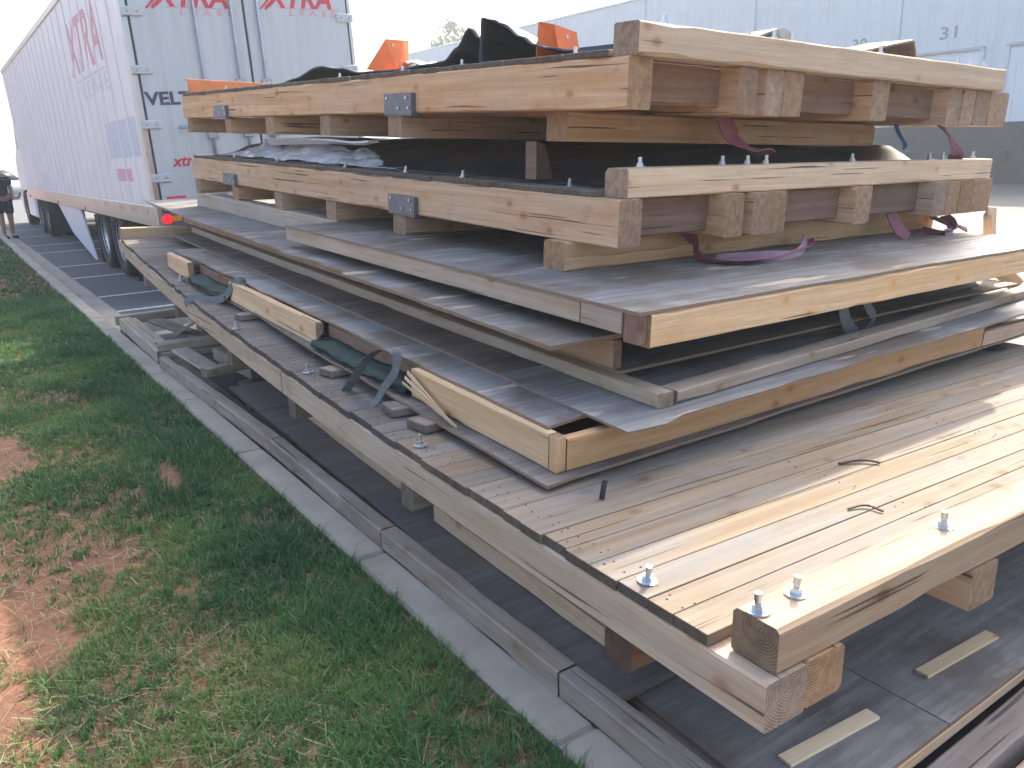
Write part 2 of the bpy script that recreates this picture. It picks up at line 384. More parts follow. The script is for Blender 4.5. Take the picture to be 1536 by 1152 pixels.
def ribbon(name, parent, pts, width, mat, wdir=(1, 0, 0), thick=.003, steps=8, twist=None):
    P = [Vector(p) for p in pts]; C = []
    def cr(p0, p1, p2, p3, t): return .5*((2*p1)+(-p0+p2)*t+(2*p0-5*p1+4*p2-p3)*t*t+(-p0+3*p1-3*p2+p3)*t**3)
    for i in range(len(P)-1):
        q = [P[max(i-1, 0)], P[i], P[i+1], P[min(i+2, len(P)-1)]]
        for s in range(steps): C.append(cr(*q, s/steps))
    C.append(P[-1]); W0 = Vector(wdir).normalized(); V = []; F = []; n = len(C)
    for i, c in enumerate(C):
        t = (C[min(i+1, n-1)]-C[max(i-1, 0)]).normalized()
        wd = W0 if twist is None else (Matrix.Rotation(twist*i/n, 3, t) @ W0)
        wd = (wd-t*wd.dot(t)).normalized(); nn = t.cross(wd)
        for a, b in ((-1, -1), (1, -1), (1, 1), (-1, 1)): V.append(c+wd*a*width/2+nn*b*thick/2)
    for i in range(n-1):
        for j in range(4): F.append((i*4+j, i*4+(j+1) % 4, i*4+4+(j+1) % 4, i*4+4+j))
    F += [(3, 2, 1, 0), tuple(range(4*n-4, 4*n))]
    bm = bmesh.new(); vs = [bm.verts.new(v) for v in V]
    for f in F:
        try: bm.faces.new([vs[i] for i in f])
        except ValueError: pass
    return link(name, bm_mesh(name, bm, mat), parent)
def fbm(x, y, seed=0, octv=4, sc=1.):
    v = 0; a = 1.; f = sc
    for o in range(octv):
        k = seed*13.7+o*5.1
        v += a*(math.sin(x*f*1.7+k)*math.cos(y*f*1.3-k*.7)+math.sin((x+y)*f*1.1+k*1.9)*.5+math.sin((x-1.6*y)*f*.9-k*.4)*.5)/2
        a *= .5; f *= 2.03
    return v
def heap(name, parent, x0, x1, y0, y1, hf, mat, nx=60, ny=30, base=0., smooth=True):
    """a closed lumpy body: top surface hf(u, v, x, y) over a flat base"""
    V = []; F = []
    for i in range(nx+1):
        for j in range(ny+1):
            u, w = i/nx, j/ny; x = x0+(x1-x0)*u; y = y0+(y1-y0)*w
            r = hf(u, w, x, y); V.append(r if isinstance(r, tuple) else (x, y, r))
    n = len(V)
    for i in range(nx):
        for j in range(ny):
            a = i*(ny+1)+j; F.append((a, a+ny+1, a+ny+2, a+1))
    rim = [(i, 0) for i in range(nx)]+[(nx, j) for j in range(ny)]+[(i, ny) for i in range(nx, 0, -1)]+[(0, j) for j in range(ny, 0, -1)]
    idx = [i*(ny+1)+j for i, j in rim]; b0 = len(V)
    for k in idx: V.append((V[k][0], V[k][1], base))
    m = len(idx)
    for k in range(m): F.append((idx[k], b0+k, b0+(k+1) % m, idx[(k+1) % m]))
    F.append(tuple(range(b0, b0+m)))
    bm = bmesh.new(); vs = [bm.verts.new(v) for v in V]
    for f in F:
        try: bm.faces.new([vs[i] for i in f])
        except ValueError: pass
    return link(name, bm_mesh(name, bm, mat, smooth), parent)
def sheet_fn(name, parent, fn, nu, nv, mat, thick=.004, smooth=True):
    """a thin curved sheet fn(u, v) -> point, given thickness along its normals"""
    G = [[Vector(fn(i/nu, j/nv)) for j in range(nv+1)] for i in range(nu+1)]; V = []; F = []
    for i in range(nu+1):
        for j in range(nv+1):
            a = G[min(i+1, nu)][j]-G[max(i-1, 0)][j]; b = G[i][min(j+1, nv)]-G[i][max(j-1, 0)]
            nn = a.cross(b); nn = nn.normalized() if nn.length > 1e-9 else Vector((0, 0, 1))
            V += [G[i][j]+nn*thick/2, G[i][j]-nn*thick/2]
    def ix(i, j, s): return 2*(i*(nv+1)+j)+s
    for i in range(nu):
        for j in range(nv):
            F.append((ix(i, j, 0), ix(i+1, j, 0), ix(i+1, j+1, 0), ix(i, j+1, 0)))
            F.append((ix(i, j, 1), ix(i, j+1, 1), ix(i+1, j+1, 1), ix(i+1, j, 1)))
    for i in range(nu):
        F.append((ix(i, 0, 0), ix(i, 0, 1), ix(i+1, 0, 1), ix(i+1, 0, 0))); F.append((ix(i, nv, 0), ix(i+1, nv, 0), ix(i+1, nv, 1), ix(i, nv, 1)))
    for j in range(nv):
        F.append((ix(0, j, 0), ix(0, j+1, 0), ix(0, j+1, 1), ix(0, j, 1))); F.append((ix(nu, j, 0), ix(nu, j, 1), ix(nu, j+1, 1), ix(nu, j+1, 0)))
    return link(name, mesh(name, V, F, mat, smooth), parent)
def cyl_bm(bm, r, h, seg, z=0., r2=None, axis='Z', off=(0, 0, 0)):
    m = Matrix.Translation(off)
    if axis == 'Y': m = m @ Matrix.Rotation(R(90), 4, 'X')
    if axis == 'X': m = m @ Matrix.Rotation(R(90), 4, 'Y')
    bmesh.ops.create_cone(bm, cap_ends=True, segments=seg, radius1=r, radius2=r if r2 is None else r2, depth=h, matrix=m @ Matrix.Translation((0, 0, z)))
def bolt_mesh():
    bm = bmesh.new(); cyl_bm(bm, .021, .004, 18, .002); cyl_bm(bm, .0125, .012, 6, .010); cyl_bm(bm, .0072, .022, 10, .026)
    return bm_mesh('bolt', bm, 'steel_zinc')
BOLT = bolt_mesh()
def bolt(parent, loc, s=1., tilt=0.):
    M = Matrix.Translation(loc) @ Euler((R(random.uniform(-4, 4)+tilt), R(random.uniform(-4, 4)), random.random()*3)).to_matrix().to_4x4() @ Matrix.Scale(s, 4)
    return link('bolt', BOLT, parent, None, M)
def text(parent, s, size, mat, loc, facing, shear=0., width=None, bold=0., name='lettering', spacing=1.):
    cu = bpy.data.curves.new('t', 'FONT'); cu.body = s; cu.size = size; cu.shear = shear; cu.offset = bold; cu.extrude = .0015; cu.space_character = spacing
    cu.resolution_u = 3
    ob = bpy.data.objects.new('t', cu); COL.objects.link(ob)
    dg = bpy.context.evaluated_depsgraph_get(); me = bpy.data.meshes.new_from_object(ob.evaluated_get(dg))
    bpy.data.objects.remove(ob); bpy.data.curves.remove(cu); me.materials.clear(); me.materials.append(MATS[mat])
    sx = 1.
    if width:
        xs = [v.co.x for v in me.vertices]; sx = width/(max(xs)-min(xs))
    if facing == '-X': m = Matrix(((0, 0, -1), (-1, 0, 0), (0, 1, 0)))
    else: m = Matrix(((-1, 0, 0), (0, 0, 1), (0, 1, 0)))
    M = (m @ Matrix.Diagonal((sx, 1, 1))).to_4x4(); M.translation = loc
    return link(name, me, parent, None, M)

# frames of the stacked timber: A middle platform, B top platform, D big deck (origin = near left lower corner, x away along the kerb, y to the left)
S, Q = 1.3545, 0.9
def frame(x, y, z, yaw, tx, ty, s): return (s*x, s*y, CAM_H+s*(z-CAM_H)), (R(tx), R(ty), R(yaw))
FA = frame(1.8096, -1.6424, 1.3622, 1.1039, .9266, -2.2937, S)
FB = frame(1.7799, -1.6464, 1.7568, 1.4009, 1.6036, -2.4377, S)
FD = frame(.9930, -1.3676, .3154, -.9004, 1.7135, .3820, Q)

# ================================================================== SETTING
def grid_sheet(name, x0, x1, y0, y1, nx, ny, zf, mat):
    V = []; F = []
    for i in range(nx+1):
        for j in range(ny+1):
            x = x0+(x1-x0)*i/nx; y = y0+(y1-y0)*j/ny; V.append((x, y, zf(x, y)))
    for i in range(nx):
        for j in range(ny):
            a = i*(ny+1)+j; F.append((a, a+ny+1, a+ny+2, a+1))
    return link(name, mesh(name, V, F, mat, True))
tag(grid_sheet('ground', -400, 400, -400, 400, 4, 4, lambda x, y: 0., 'asphalt'), kind='structure')
tag(grid_sheet('yard_pavement', -60, 160, -33, -5.6, 40, 8, lambda x, y: .004, 'yard_concrete'), kind='structure')
def lawn_z(x, y):
    d = max(0., y+1.085)
    return .125+.02*min(1, d*2)+.035*fbm(x, y, 3, 3, .9)*min(1, d*1.5)+.03*min(d, 12)
tag(grid_sheet('lawn_soil', -6, 70, -1.083, 26, 380, 120, lawn_z, 'soil'), kind='structure')
CURB_R, CURB_W = -1.2212, .135
cb = board('curb', None, (-6, CURB_R+.006, -.1), (60, CURB_R+CURB_W-.004, .138), 'concrete', .0); tag(cb, kind='structure')
x = -6.
while x < 45:
    L = random.uniform(.75, 1.5) if x < 12 else 3.
    c = board('curb_stone', cb, (0, 0, 0), (L-.007, CURB_W, .08), 'concrete', .012)
    c.matrix_basis = cb.matrix_basis.inverted() @ Matrix.Translation((x+L/2, CURB_R+CURB_W/2, .11+random.uniform(-.002, .002)))
    x += L
gt = board('gutter', None, (-6, CURB_R-.30, -.06), (60, CURB_R+.004, .012), 'concrete', 0); tag(gt, kind='structure')
for i, (xa, ya, yb) in enumerate(((10.25, -1.53, -4.9), (11.58, -1.53, -4.9), (13.85, -1.53, -4.9), (15.66, -1.53, -4.9), (18.5, -1.53, -4.9), (20.4, -1.53, -4.9), (23.2, -1.53, -4.9), (25.9, -1.53, -4.9))):
    tag(grid_sheet('painted_line', xa-.045, xa+.045, yb, ya, 1, 6, lambda x, y: .005, 'white_line'), kind='structure')

# grass blades
def soil_patch(x, y):
    v = 0.
    for (px, py, rx, ry) in ((2.95, .0, .42, .15), (4.7, -.08, .45, .13), (4.05, -.72, .25, .08), (3.3, -.33, .14, .07), (2.5, .15, .3, .18), (6.1, .15, .6, .2), (1.75, -.3, .15, .08), (3.6, .25, .6, .25)):
        v = max(v, 1.25-math.hypot((x-px)/rx, (y-py)/ry)**1.4)
    return v+.28*fbm(x, y, 7, 3, 3.1)
def make_grass():
    V = []; F = []; T = []
    def zone(n, x0, x1, y0, y1, wmul, hmul):
        nonlocal V, F, T
        for _ in range(n//8):
            cx = random.uniform(x0, x1); cy = random.uniform(y0, y1); d = cy+1.085
            s = soil_patch(cx, cy)
            if s > -.15 and random.random() < min(.97, (s+.15)*1.1): continue
            den = .42+.55*fbm(cx, cy, 2, 4, 2.6)+(.6 if d < .5 else 0)
            old = min(1, max(0, (3.4-cx)/1.2))*min(1, max(0, (d-.25)/.4))
            if random.random() > .30+den-.1*old: continue
            lush = max(0, 1-abs(d-.28)/.42)*(1 if cx > 2.2 else .5)
            tone = .30+.14*random.random()+.24*fbm(cx, cy, 4, 4, 3.4)-.17*lush+.16*old
            th = (.65+.7*random.random())*(1+.35*fbm(cx, cy, 9, 3, 5.))
            if random.random() < .02: th *= 1.7
            dead = random.random() < .05+.22*old+(.15 if s > -.35 else 0)
            k = random.randint(5, 12); rad = random.uniform(.006, .024)*min(2, wmul)
            for _b in range(k):
                a = random.random()*6.283; rr = rad*random.random(); x = cx+math.cos(a)*rr; y = cy+math.sin(a)*rr
                if y < -1.078: continue
                h = (.018+.03*random.random()+.034*lush*random.random())*hmul*th
                w = (.0010+.0012*random.random())*wmul
                if dead and random.random() < .75: h *= .6; bend = random.uniform(1., 2.2)*h; t = random.uniform(.82, 1.)
                else: bend = random.uniform(.15, 1.1)*h; t = tone+random.uniform(-.1, .1)
                if random.random() < .035: t = random.uniform(.8, .98)
                ba = a+random.uniform(-.8, .8); wa = ba+1.57+random.uniform(-.5, .5)
                ca, sa = math.cos(wa)*w, math.sin(wa)*w; bx, by = math.cos(ba)*bend, math.sin(ba)*bend
                z = lawn_z(x, y)-.004; i = len(V); hz_ = h*max(.25, 1-.3*bend/h)
                V += [(x-ca, y-sa, z), (x+ca, y+sa, z), (x-ca*.8+bx*.35, y-sa*.8+by*.35, z+hz_*.65), (x+ca*.8+bx*.35, y+sa*.8+by*.35, z+hz_*.65), (x+bx, y+by, z+hz_)]
                F += [(i, i+1, i+3, i+2), (i+2, i+3, i+4)]; T += [min(max(t, 0), 1)]*5
    zone(170000, 1.0, 3.2, -1.08, .8, 1.1, 1.)
    zone(150000, 3.2, 6.2, -1.08, .9, 1.35, 1.05)
    zone(170000, 6.2, 11., -1.08, 1.2, 2.1, 1.1)
    zone(90000, 11., 26., -1.08, 2.5, 4., 1.2)
    zone(26000, 0., 8., .8, 3.2, 2.6, 1.1)
    zone(14000, -3., 1.0, -1.08, 2., 2., 1.)
    # blades that lean over the kerb and dead stalks lying on the soil
    me = bpy.data.meshes.new('grass'); V = np.array(V, dtype=np.float32)
    me.from_pydata(V.tolist(), [], F); me.update()
    at = me.attributes.new('tone', 'FLOAT', 'POINT'); at.data.foreach_set('value', np.array(T, dtype=np.float32))
    me.materials.append(MATS['grass'])
    o = link('grass', me); tag(o, 'short patchy green grass growing along the kerb', 'grass', kind='stuff')
make_grass()
def make_straw():
    V = []; F = []; T = []
    for _ in range(6500):
        x = random.uniform(1.2, 7.); y = random.uniform(-1.1, .7)
        if soil_patch(x, y) < -.05 and random.random() < (.75 if x > 3 else .35): continue
        if y < -.75 and random.random() < .7: continue
        z = lawn_z(x, y)+random.uniform(.004, .025); a = random.random()*6.283; L = random.uniform(.02, .09); w = random.uniform(.0007, .0016)
        dx, dy = math.cos(a)*L/2, math.sin(a)*L/2; nx, ny = -math.sin(a)*w, math.cos(a)*w; i = len(V); tz = random.uniform(-.008, .012)
        V += [(x-dx-nx, y-dy-ny, z-tz), (x-dx+nx, y-dy+ny, z-tz), (x+dx+nx, y+dy+ny, z+tz), (x+dx-nx, y+dy-ny, z+tz)]; F.append((i, i+1, i+2, i+3)); T += [random.uniform(.8, .97)]*4
    me = mesh('dry_straw', V, F, 'grass'); at = me.attributes.new('tone', 'FLOAT', 'POINT'); at.data.foreach_set('value', np.array(T, dtype=np.float32))
    tag(link('dry_straw', me), 'dry straw stalks lying over the red soil', 'straw', kind='stuff')
make_straw()

# ================================================================== WAREHOUSE
def make_building():
    Y = -32.; b = thing('warehouse', 'long white concrete warehouse with numbered dock doors', 'building', (20, Y, 0))
    X0 = 19.1-7*7.06
    for k in range(13):
        xa = X0+k*7.06-20
        board('wall_panel', b, (xa+.02, -.26, 0), (xa+7.04, 0, 9.05), 'wall_white', .02)
    board('wall_core', b, (X0-20+.1, -22, 0), (X0-20+13*7.06-.1, -.06, 8.85), 'wall_white', 0)
    board('parapet_cap', b, (X0-20-.05, -.32, 9.052), (X0-20+13*7.06+.05, .05, 9.16), 'alu', .01)
    for k in range(-7, 10):
        xc = 17.2-20+3.6*k
        d = board('dock_door', b, (xc-1.28, .004, 1.25), (xc+1.28, .03, 4.62), 'dock_door', .004)
        for j in range(5):
            q = board('door_panel', d, (0, 0, 0), (2.46, .02, .62), 'dock_door', .01); q.matrix_basis = Matrix.Translation((0, .022, -1.34+j*.67))
        for sx in (-1, 1): board('door_jamb', b, (xc+sx*1.36-.07, .002, 1.2), (xc+sx*1.36+.07, .10, 4.7), 'wall_white', .01)
        board('door_head', b, (xc-1.43, .002, 4.703), (xc+1.43, .10, 4.80), 'rod_steel', .01)
        n = 31-k
        if n > 0:
            t = text(b, str(n), .62, 'number_grey', (xc+.36, .004, 5.2), '+Y', width=.66, bold=.01)
        for sx in (-.9, .9): board('dock_bumper', b, (xc+sx-.12, .303, .75), (xc+sx+.12, .42, 1.2), 'tyre', .02)
    board('dock_wall', b, (X0-20, .104, 0), (X0-20+13*7.06, .3, 2.15), 'dock_dark', .02)
    for k in range(4):
        board('downpipe', b, (26.16-20+7.06*k*1.-.06, .002, 2.2), (26.16-20+7.06*k+.06, .09, 9.0), 'wall_white', .03)
make_building()

# ================================================================== TREES
def leaf_tree(name, label, base, h, rad, n, trunk_r, leaf=.22, seed=1, low=.3, group=None):
    rr = random.Random(seed); t = thing(name, label, 'tree', base, group=group)
    V = []; F = []
    def tube(p0, p1, r0, r1, seg=7):
        a = Vector(p0); c = Vector(p1); d = (c-a).normalized(); s = d.orthogonal().normalized(); q = d.cross(s); i = len(V)
        for p, r in ((a, r0), (c, r1)):
            for j in range(seg): V.append(p+(s*math.cos(6.283*j/seg)+q*math.sin(6.283*j/seg))*r)
        for j in range(seg): F.append((i+j, i+(j+1) % seg, i+seg+(j+1) % seg, i+seg+j))
    tube((0, 0, -.3), (0, 0, h*low), trunk_r, trunk_r*.8); tube((0, 0, h*low), (rad*.08, 0, h*.8), trunk_r*.8, trunk_r*.2)
    clumps = []
    for i in range(26):
        a = rr.random()*6.283; zz = h*(low+(1-low)*rr.random()); w = math.sin(math.pi*min(1, max(.05, (zz/h-low*.7)/(1-low*.7))))**.6
        r = rad*w*rr.uniform(.35, 1); c = Vector((math.cos(a)*r, math.sin(a)*r, zz)); clumps.append((c, rad*rr.uniform(.2, .36)))
        tube((0, 0, max(h*low*.8, zz-r*.7)), c, trunk_r*.3, trunk_r*.06, 5)
    link('trunk', mesh('trunk', V, F, 'bark', True), t)
    V2 = []; F2 = []; T = []
    for _ in range(n):
        c, r = clumps[rr.randrange(len(clumps))]; d = Vector((rr.gauss(0, 1), rr.gauss(0, 1), rr.gauss(0, .8)))
        p = c+d.normalized()*r*rr.random()**.4; nn = Vector((rr.gauss(0, 1), rr.gauss(0, 1), rr.gauss(0, 1)+.4)).normalized(); s = nn.orthogonal().normalized()
        s = Matrix.Rotation(rr.random()*6.28, 3, nn) @ s; q = nn.cross(s); z = leaf*rr.uniform(.6, 1.2); i = len(V2)
        V2 += [p-s*z*.5, p+q*z*.28, p+s*z*.5, p-q*z*.28]; F2.append((i, i+1, i+2, i+3)); T += [min(1, max(0, .45+.25*rr.gauss(0, 1)))]*4
    me = mesh('crown', V2, F2, 'leaf'); at = me.attributes.new('tone', 'FLOAT', 'POINT'); at.data.foreach_set('value', np.array(T, dtype=np.float32))
    link('crown', me, t)
leaf_tree('street_tree', 'round leafy tree standing beyond the warehouse roof by itself', (76, -46, 0), 14.3, 3.2, 3500, .3, .34, 3)
leaf_tree('street_tree', 'broad tree whose top just clears the warehouse parapet', (47, -49, 0), 13.6, 4.5, 3500, .3, .34, 4)
leaf_tree('street_tree', 'bushy dark green tree far past the front of the semi trailer', (62, 1.5, 0), 9., 4.2, 5000, .3, .3, 5, .2)
leaf_tree('street_tree', 'smaller green tree far behind the standing person', (56, 5., 0), 7., 3.4, 4000, .25, .3, 6, .2)
leaf_tree('street_tree', 'wide leafy tree far off on the lawn side of the kerb', (66, 10, 0), 9.5, 4.6, 5000, .3, .3, 8, .2)

# ================================================================== SEMI TRAILER
WHEEL = {}
def wheel(parent, c, r=.5, w=.27, side=1):
    if 'tyre' not in WHEEL:
        bm = bmesh.new(); prof = [(.27, -.10), (.38, -.135), (.46, -.135), (.495, -.11), (.5, -.05), (.5, .05), (.495, .11), (.46, .135), (.38, .135), (.27, .10)]
        seg = 36; rows = []
        for i in range(seg):
            a = 6.2832*i/seg; k = 1. if i % 2 else .994
            rows.append([bm.verts.new((math.cos(a)*pr*k, py, math.sin(a)*pr*k)) for pr, py in prof])
        for i in range(seg):
            for j in range(len(prof)):
                bm.faces.new((rows[i][j], rows[(i+1) % seg][j], rows[(i+1) % seg][(j+1) % len(prof)], rows[i][(j+1) % len(prof)]))
        WHEEL['tyre'] = bm_mesh('tyre', bm, 'tyre', True)
        bm = bmesh.new(); prof = [(.275, .11), (.265, .06), (.20, -.03), (.13, -.035), (.12, .03), (.09, .06), (0.001, .06)]; rows = []
        for i in range(32):
            a = 6.2832*i/32; rows.append([bm.verts.new((math.cos(a)*pr, py, math.sin(a)*pr)) for pr, py in prof])
        for i in range(32):
            for j in range(len(prof)-1): bm.faces.new((rows[i][j], rows[(i+1) % 32][j], rows[(i+1) % 32][j+1], rows[i][j+1]))
        for i in range(10):
            a = 6.2832*i/10; cyl_bm(bm, .016, .035, 6, 0, None, 'Y', (math.cos(a)*.165, -.012, math.sin(a)*.165))
        WHEEL['rim'] = bm_mesh('rim', bm, 'rim', True)
    w_ = link('wheel', WHEEL['tyre'], parent, None, Matrix.Translation(c) @ Matrix.Rotation(random.random()*6, 4, 'Y') @ (Matrix.Identity(4) if side > 0 else Matrix.Rotation(math.pi, 4, 'Z')))
    link('rim', WHEEL['rim'], w_)
    return w_
TS = 1.07
def make_trailer():
    t = thing('semi_trailer', 'long white box semi trailer with red lettering on closed rear doors', 'trailer', (9.8319*TS, -2.0357*TS, CAM_H-(CAM_H-1.0631)*TS), (R(-1.784), R(.118), 0))
    W, HH, L = 2.6, 2.91, 14.6; t.scale = (TS, TS, TS)
    n = 24; pw = (L-.16)/n
    for i in range(n):
        xa = .14+i*pw
        board('side_panel', t, (xa+.004, -.05, .12), (xa+pw-.004, -.012, HH-.1), 'trailer_white', .004)
        board('panel_joint', t, (xa-.03, -.03, .12), (xa+.03, -.004, HH-.1), 'trailer_white', .003)
    board('side_wall', t, (.14, -W+.01, .12), (L, -W+.05, HH-.1), 'trailer_white', .004)
    board('front_wall', t, (L, -W+.02, -.1), (L+.06, -.02, HH-.04), 'trailer_white', .02)
    for yy in ((-.06, .006), (-W-.006, -W+.06)):
        board('bottom_rail', t, (.12, yy[0], -.12), (L, yy[1], .118), 'alu', .008)
        board('top_rail', t, (.12, yy[0], HH-.1), (L, yy[1], HH), 'alu', .01)
    board('roof', t, (.1, -W+.06, HH-.05), (L, -.06, HH-.012), 'trailer_white', .004)
    board('floor', t, (.12, -W+.061, -.03), (L, -.061, .09), 'dark_steel', 0)
    # rear frame
    board('rear_post', t, (0, -.065, -.2), (.135, .012, HH-.002), 'alu', .012); board('rear_post', t, (0, -W-.012, -.2), (.135, -W+.065, HH-.002), 'alu', .012)
    board('rear_header', t, (0, -W+.066, HH-.16), (.13, -.066, HH), 'door_white', .01)
    sill = board('rear_sill', t, (.0, -W+.066, -.21), (.13, -.066, .055), 'steel_plate', .012)
    for sx in (1, -1):
        for k, (yy, mt) in enumerate(((.11, 'lamp_red'),)):
            bm = bmesh.new(); cyl_bm(bm, .052, .02, 20, 0, None, 'X'); cyl_bm(bm, .06, .012, 20, 0, None, 'X', (.006, 0, 0))
            for j in range(6):
                a = j*1.047; cyl_bm(bm, .013, .026, 8, 0, None, 'X', (-.002, math.cos(a)*.03, math.sin(a)*.03))
            me = bm_mesh('tail_light', bm, mt)
            link('tail_light', me, t, None, Matrix.Translation((-.012, -W/2+sx*(W/2-.095-yy+.11), -.03)))
        board('marker_lamp', t, (-.012, -W/2+sx*(W/2-.2)-.05, -.06), (.0, -W/2+sx*(W/2-.2)+.05, 0.), 'lamp_amber', .003)
    # doors
    for (ya, yb, rods, hy) in ((-1.272, -.07, (-.73, -1.135), -.005), (-2.53, -1.30, (-1.435,), -2.595)):
        d = board('rear_door', t, (-.028, ya, .062), (.02, yb, HH-.165), 'door_white', .006)
        def on(o):  # re-parent a piece built in trailer space to the door
            o.parent = d; o.matrix_basis = d.matrix_basis.inverted() @ o.matrix_basis; return o
        for ry in rods:
            bm = bmesh.new(); cyl_bm(bm, .017, HH-.24, 12); on(link('lock_rod', bm_mesh('lock_rod', bm, 'rod_steel', True), t, None, Matrix.Translation((-.052, ry, HH/2-.02))))
            for zz in (.2, .85, 1.4, 2.55): on(board('rod_bracket', t, (-.078, ry-.06, zz-.04), (-.028, ry+.06, zz+.04), 'rod_steel', .008))
            on(board('lock_handle', t, (-.085, ry-.02, .93), (-.06, ry+.36, .965), 'rod_steel', .006))
        for zz in (.42, .987, 1.545, 2.12, 2.6):
            sg = 1 if hy > -1 else -1; h0 = hy+sg*.012; h1 = hy-sg*.20
            hg = on(board('hinge', t, (-.05, min(h0, h1), zz-.045), (-.0285, max(h0, h1), zz+.045), 'door_white', .008))
            for q in (-.05, .05):
                bm = bmesh.new(); cyl_bm(bm, .011, .014, 8, 0, None, 'Y'); link('bolt', bm_mesh('bolt', bm, 'rod_steel'), hg, None, Matrix.Translation((q, .014, 0)))
        board('door_gasket', t, (-.012, ya-.028, .06), (.0, ya-.001, HH-.165), 'black_gap', 0)
    board('door_gasket', t, (-.03, -.0695, .06), (-.012, -.0655, HH-.165), 'black_gap', 0)
    # lettering on the doors
    for y0, wd, z0 in ((-.30, .82, 2.185), (-1.53, .82, 2.215)):
        text(t, 'XTRA', .30, 'red_paint', (-.0305, y0-.02, z0), '-X', .28, wd, .008)
        for j in range(2): stick('lettering', t, (-.031, y0+.05-j*.06, z0-.03), (-.031, y0-.08-j*.06, z0+.10), .004, .022, 'red_paint', 0)
        text(t, 'LEASE', .085, 'faded_red', (-.0305, y0-.28, z0-.085), '-X', .1, .58, .001, spacing=1.9)
        board('lettering_rule', t, (-.031, y0-.9, z0-.015), (-.0295, y0-.15, z0-.009), 'faded_red', 0)
    text(t, 'VELT', .185, 'navy_paint', (-.0305, -.085, 1.19), '-X', 0, .50, .006)
    text(t, 'xtra', .17, 'red_paint', (-.0305, -.25, .535), '-X', .3, .30, .004)
    board('reflector', t, (-.0305, -.33, .19), (-.029, -.12, .215), 'reflector', 0)
    # lettering on the long side
    text(t, 'XTRA', .95, 'faded_red', (3.95, .0005-.011, 1.82), '+Y', .25, 2.5, .012)
    text(t, 'LEASE', .30, 'pale_print', (3.35, -.0105, 1.47), '+Y', 0, 1.9, 0, spacing=1.5)
    stick('lettering_rule', t, (3.7, -.0105, 1.72), (1.3, -.0105, 1.72), .003, .03, 'pale_print', 0)
    board('number_label', t, (1.05, -.0115, .38), (2.05, -.0095, .53), 'pink_print', 0)
    board('data_label', t, (.32, -.0115, .66), (2.2, -.0105, 1.1), 'dock_door', 0)
    for xx in (.42, 1.1, 1.22, 1.34, 1.9, 2.02, 2.14, 3., 3.14, 3.28, 4., 4.2):
        board('print_mark', t, (xx, .0065, .02), (xx+.05, .0075, .075), 'grey_print', 0)
    for xx in (5.2, 8.6, 13.9): board('side_marker', t, (xx, .0065, -.1), (xx+.12, .02, -.045), 'reflector', .004)
    # running gear
    for yy in (-.62, -1.98): board('frame_rail', t, (.6, yy-.08, -.34), (13.6, yy+.08, -.031), 'dark_steel', .01)
    for k in range(14): board('cross_member', t, (.5+k, -W+.07, -.16), (.6+k, -.07, -.034), 'dark_steel', .004)
    for ax in (2.85, 4.12):
        bm = bmesh.new(); cyl_bm(bm, .07, 2.2, 12, 0, None, 'Y'); link('axle', bm_mesh('axle', bm, 'dark_steel', True), t, None, Matrix.Translation((ax, -W/2, -.43)))
        for yy, sd in ((-.15, 1), (-.46, -1)): wheel(t, (ax, yy, -.462), side=sd)
        for yy, sd in ((-W+.15, -1), (-W+.46, 1)): wheel(t, (ax, yy, -.385), side=sd)
    for ax in (2.1, 4.9):
        board('mud_flap', t, (ax, -.68, -.98), (ax+.02, -.05, -.17), 'tyre', .004)
    # white side skirt
    bm = bmesh.new(); P = [(6.2, -.122), (9.1, -.122), (7.7, -.62), (5.45, -.96)]
    a = [bm.verts.new((x, -.03, z)) for x, z in P]; b = [bm.verts.new((x, -.06, z)) for x, z in P]; bm.faces.new(a); bm.faces.new(b[::-1])
    for i in range(4): bm.faces.new((a[i], b[i], b[(i+1) % 4], a[(i+1) % 4]))
    link('side_skirt', bm_mesh('side_skirt', bm, 'trailer_white'), t)
    # underride guard
    for yy in (-.75, -1.85): board('guard_post', t, (.02, yy-.05, -.55), (.12, yy+.05, -.212), 'steel_plate', .006)
    board('underride_guard', t, (.0, -W+.1, -.66), (.11, -.1, -.552), 'steel_plate', .01)
    for yy in (-.5, -2.1):
        board('landing_leg', t, (10.1, yy-.07, -1.03), (10.24, yy+.07, -.035), 'dark_steel', .01)
        board('landing_foot', t, (10.0, yy-.13, -.93), (10.34, yy+.13, -.92), 'dark_steel', .004)
make_trailer()
